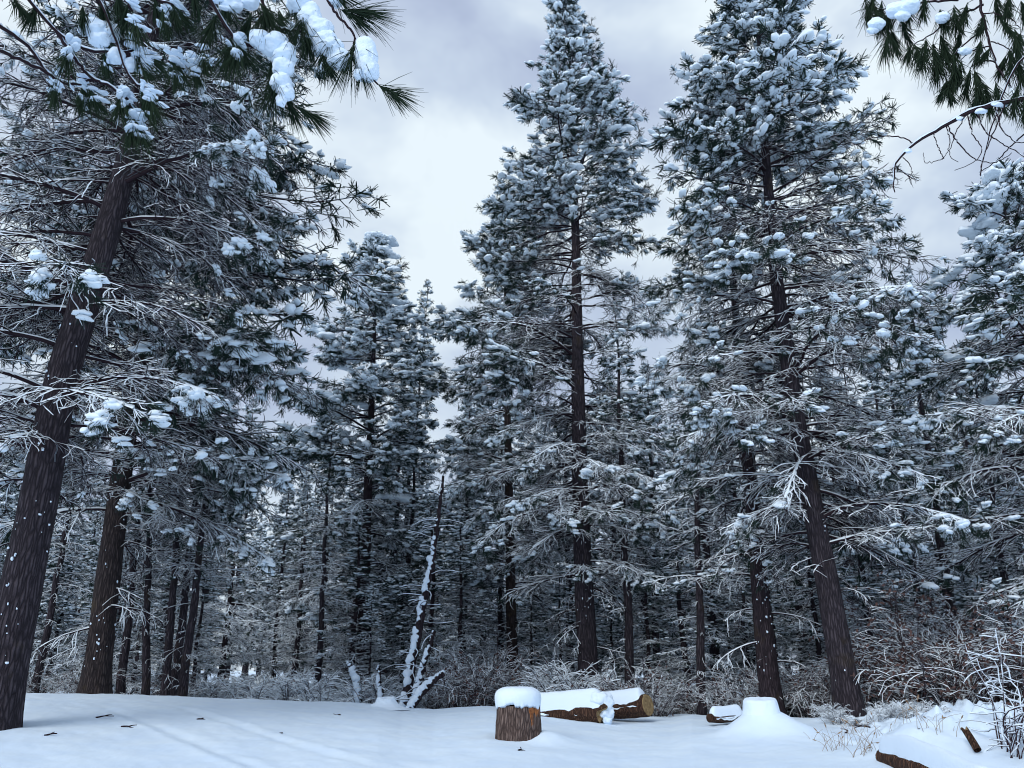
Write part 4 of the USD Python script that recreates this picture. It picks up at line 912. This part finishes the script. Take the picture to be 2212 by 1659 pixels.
near_pine('near pine standing outside the frame, snow-heaped bough hanging into the top left', (-3.6, 2.0), 13, .24,
    [([(520, -230, 1), (600, -70, 1), (655, 0, 1), (702, 72, 1), (742, 132, 1)], .028, .008, .02, 6.3),
     ([(640, -120, 1), (697, -15, 1), (728, 32, 1), (763, 75, 1), (770, 110, 1), (800, 160, 1), (816, 182, 1)], .010, .005, 0, None),
     ([(370, -120, 1.02), (455, 0, 1.02), (490, 62, 1.02), (520, 92, 1.02), (590, 120, 1.02), (610, 200, 1.02)], .018, .007, .018, 6.0),
     ([(540, -60, 1), (575, 20, 1), (600, 60, 1), (668, 70, 1)], .010, .006, .015, None),
     ([(10, -60, 1.1), (75, 15, 1.1), (130, 75, 1.1), (182, 106, 1.1), (250, 112, 1.1), (292, 108, 1.1)], .013, .006, .018, 5.4),
     ([(170, -90, 1.08), (215, 0, 1.08), (248, 80, 1.08), (262, 122, 1.08), (300, 188, 1.08), (318, 190, 1.08)], .012, .005, .016, 5.7),
     ([(120, 60, 1.1), (165, 130, 1.1), (205, 172, 1.1), (262, 200, 1.1), (290, 255, 1.1)], .009, .005, .016, None),
     ([(-40, 30, 1.12), (60, 100, 1.12), (120, 170, 1.12), (186, 182, 1.12)], .010, .005, .016, None),
     ([(0, 110, 1.12), (70, 140, 1.12), (140, 180, 1.12), (215, 176, 1.12), (262, 196, 1.12)], .009, .005, .014, None),
     ([(300, -70, 1.05), (345, 0, 1.05), (376, 12, 1.05)], .010, .005, .015, None),
     ([(250, -70, 1.05), (275, 0, 1.05), (287, 24, 1.05)], .010, .005, .015, None)],
    [(816, 182, 886, 222, 1, 0), (737, 22, 838, 30, 1, 0), (735, 20, 800, 55, 1, 0), (768, 88, 745, 165, 1, 0), (775, 125, 788, 185, 1, 0), (668, 62, 664, 128, 1, 0), (655, 30, 640, 100, 1, 0), (694, 112, 718, 172, 1, 0),
     (720, 60, 700, 130, 1, 0), (544, 28, 520, 82, 1.02, 0), (505, 82, 545, 145, 1.02, 0), (500, 80, 490, 150, 1.02, 0), (585, 130, 592, 212, 1.02, 0), (600, 170, 580, 232, 1.02, 0), (612, 205, 655, 270, 1.02, 0), (640, 228, 700, 268, 1.02, 0),
     (576, 18, 560, 75, 1, 0), (600, 20, 620, 100, 1, 0), (560, 5, 600, 60, 1, 0), (630, -10, 660, 60, 1, 0), (470, 30, 440, 90, 1.02, 0), (700, -30, 760, 10, 1, 0),
     (186, 182, 220, 245, 1.12, 1), (180, 180, 175, 240, 1.12, 1), (268, 202, 292, 262, 1.1, 1), (262, 200, 255, 255, 1.1, 1), (290, 256, 318, 318, 1.1, 1), (288, 255, 280, 312, 1.1, 1), (318, 188, 342, 262, 1.08, 1), (305, 185, 320, 240, 1.08, 1),
     (290, 108, 355, 146, 1.1, 1), (285, 105, 330, 172, 1.1, 1), (286, 24, 303, 92, 1.05, 1), (276, 10, 262, 75, 1.05, 0), (376, 12, 416, 60, 1.05, 1), (370, 5, 385, 62, 1.05, 0), (178, 12, 182, 66, 1.08, 0), (80, 10, 60, 60, 1.1, 0), (215, -5, 235, 60, 1.08, 0),
     (30, -5, 55, 40, 1.1, 0), (250, -20, 265, 45, 1.05, 0), (330, -15, 345, 40, 1.05, 0), (415, -20, 430, 35, 1.02, 0), (480, -15, 500, 45, 1.02, 1), (372, 122, 380, 188, 1.15, 1), (380, 125, 400, 180, 1.15, 1), (420, 128, 424, 182, 1.15, 1), (438, 110, 448, 160, 1.15, 1), (225, 110, 235, 168, 1.1, 1), (150, 95, 140, 150, 1.1, 1), (120, 165, 118, 225, 1.12, 1), (350, 15, 365, 75, 1.05, 1), (200, 60, 240, 110, 1.1, 1), (520, 90, 500, 150, 1.02, 1)],
    [[(648, 0, 28, 30, 1), (668, 35, 26, 30, 1), (690, 65, 32, 30, 1), (706, 98, 30, 30, 1), (732, 130, 28, 24, 1), (722, 112, 26, 28, 1)],
     [(788, 118, 27, 38, 1), (794, 150, 25, 36, 1)], [(772, 160, 9, 14, .99)],
     [(560, 85, 22, 22, 1.0), (590, 95, 30, 26, 1.0), (615, 118, 26, 26, 1.0), (612, 145, 24, 22, 1.0)], [(606, 178, 22, 24, 1.0), (618, 200, 18, 22, 1.0), (608, 218, 12, 14, 1.0)],
     [(500, 10, 26, 18, 1.02), (540, 5, 20, 16, 1.02), (470, -4, 18, 14, 1.02)], [(200, 60, 30, 20, 1.1), (235, 70, 26, 22, 1.1), (250, 120, 18, 20, 1.1), (215, 85, 24, 18, 1.1)],
     [(280, 140, 14, 18, 1.1)], [(725, -5, 18, 22, 1)]],
    3.7, 51, .0021, 6.0, 74)
near_pine('near pine standing outside the frame, thin bough with dark needle tufts at top right', (6.9, 5.6), 16, .28,
    [([(2330, 190, 1), (2212, 213, 1), (2108, 237, 1), (2041, 272, 1), (1975, 312, 1), (1935, 358, 1), (1931, 400, 1), (1933, 415, 1)], .045, .006, .035, 7.0),
     ([(1975, 312, 1), (1950, 298, 1), (1911, 294, 1), (1870, 302, 1), (1851, 313, 1), (1837, 303, 1)], .007, .004, 0, None),
     ([(1935, 358, 1), (1960, 378, 1), (1985, 390, 1)], .006, .004, .01, None), ([(1935, 358, 1), (1915, 370, 1), (1908, 366, 1)], .005, .003, 0, None), ([(1950, 340, 1), (1970, 372, 1), (1955, 392, 1)], .005, .003, 0, None),
     ([(2015, 288, 1), (2028, 320, 1), (2038, 342, 1), (2010, 352, 1), (1996, 348, 1), (1995, 330, 1)], .006, .003, 0, None),
     ([(2045, 272, 1), (2052, 300, 1), (2048, 325, 1), (2035, 345, 1)], .006, .003, 0, None),
     ([(2048, 272, 1), (2075, 315, 1), (2110, 345, 1), (2150, 350, 1), (2185, 330, 1)], .008, .004, .008, None),
     ([(2090, 248, 1), (2100, 285, 1), (2120, 320, 1), (2110, 345, 1), (2062, 368, 1)], .007, .003, 0, None),
     ([(2110, 240, 1), (2125, 280, 1), (2150, 300, 1), (2200, 330, 1), (2230, 350, 1)], .008, .004, .01, None),
     ([(2150, 228, 1), (2160, 270, 1), (2185, 300, 1), (2230, 310, 1)], .008, .004, .01, None), ([(2170, 225, 1), (2150, 280, 1), (2125, 340, 1), (2118, 380, 1)], .008, .004, .008, None),
     ([(2240, 270, 1.02), (2180, 320, 1.02), (2150, 350, 1.02), (2115, 372, 1.02)], .009, .004, .01, None), ([(2090, 245, 1), (2060, 300, 1), (2052, 335, 1), (2070, 350, 1)], .006, .003, 0, None),
     ([(2110, -60, 1.05), (2117, 0, 1.05), (2135, 85, 1.05), (2152, 140, 1.05), (2172, 168, 1.05), (2190, 215, 1.02)], .022, .010, .014, 8.2),
     ([(2250, 100, 1.0), (2212, 124, 1), (2180, 170, 1), (2160, 220, 1), (2135, 300, 1), (2117, 378, 1)], .016, .005, .014, 7.4),
     ([(2125, 10, 1.05), (2060, 40, 1.05), (2010, 75, 1.05), (1975, 95, 1.05)], .012, .005, .012, None), ([(2070, 0, 1.05), (2000, 5, 1.05), (1930, 20, 1.05), (1885, 15, 1.05)], .014, .006, .012, None),
     ([(2040, -40, 1.05), (1985, 0, 1.05), (1945, 30, 1.05), (1925, 65, 1.05)], .014, .005, .012, None), ([(2132, 60, 1.05), (2090, 90, 1.05), (2060, 120, 1.05), (2045, 180, 1.05)], .010, .004, .01, None),
     ([(2140, 100, 1.05), (2100, 110, 1.05), (2075, 130, 1.05)], .008, .004, .01, None), ([(2150, 135, 1.05), (2110, 135, 1.05), (2095, 150, 1.05)], .009, .004, .012, None), ([(2120, 30, 1.05), (2160, 32, 1.05), (2195, 50, 1.05), (2205, 70, 1.05)], .007, .004, 0, None),
     ([(2140, 90, 1.05), (2170, 100, 1.05), (2190, 120, 1.05)], .007, .004, 0, None)],
    [(px, py, px + dx * 1.3, py + dy * 1.35, k, 0) for px, py, dx, dy, k in
     [(1868, -5, 8, 40, 1.05), (1885, 5, 14, 42, 1.05), (1905, 0, -4, 45, 1.05), (1925, 10, -8, 40, 1.05), (1890, -15, -10, 35, 1.05), (1950, -5, 10, 36, 1.05), (1920, 62, -8, 45, 1.05), (1926, 64, 10, 42, 1.05), (1945, 40, 14, 38, 1.05), (1968, 95, -8, 28, 1.05),
      (1975, 95, 10, 34, 1.05), (2000, 82, -6, 48, 1.05), (2015, 90, 8, 50, 1.05), (2035, 100, -8, 52, 1.05), (2030, 75, 16, 44, 1.05), (2046, 172, -12, 32, 1.05), (2044, 172, 10, 34, 1.05), (2060, 112, 4, 44, 1.05), (2078, 130, -10, 44, 1.05), (2075, 60, -8, 44, 1.05),
      (2096, 148, -10, 48, 1.05), (2104, 150, 14, 46, 1.05), (2118, 170, -6, 48, 1.05), (2128, 182, 8, 46, 1.05), (2120, 85, -10, 38, 1.05), (2128, 30, -12, 34, 1.05), (2140, 100, -16, 26, 1.05), (2165, 45, 18, 26, 1.05), (2192, 62, 4, 40, 1.05), (2205, 70, -6, 40, 1.05),
      (2180, 110, 4, 38, 1.05), (2172, 120, -12, 34, 1.05), (2195, 128, 12, 40, 1.05), (2150, -10, 8, 40, 1.05), (2180, -15, -6, 40, 1.05), (2205, 0, 10, 40, 1.05), (2150, 175, 10, 46, 1.02), (2200, 180, -10, 48, 1.0), (2212, 200, 8, 50, 1.0), (2065, 150, -14, 40, 1.05),
      (2110, 205, -6, 40, 1.03), (2090, 5, -10, 36, 1.05), (2060, 10, 8, 40, 1.05), (2000, -10, -6, 36, 1.05), (2030, 20, 12, 36, 1.05)]],
    [[(1938, 22, 24, 18, 1.03), (1965, 12, 22, 20, 1.03), (1950, 34, 16, 12, 1.03)], [(1894, 52, 18, 14, 1.03), (1885, 65, 12, 9, 1.03)], [(2035, 38, 16, 12, 1.03)], [(2085, 110, 14, 9, 1.04)], [(2120, 240, 14, 6, 1.0), (2075, 256, 10, 5, 1.0), (2160, 226, 18, 6, 1.0)], [(1962, 326, 8, 5, 1.0)]],
    8.0, 52, .0038, 7.0, 110, (.27, .75, .40, .75))

print('crown triangles', TRIS)
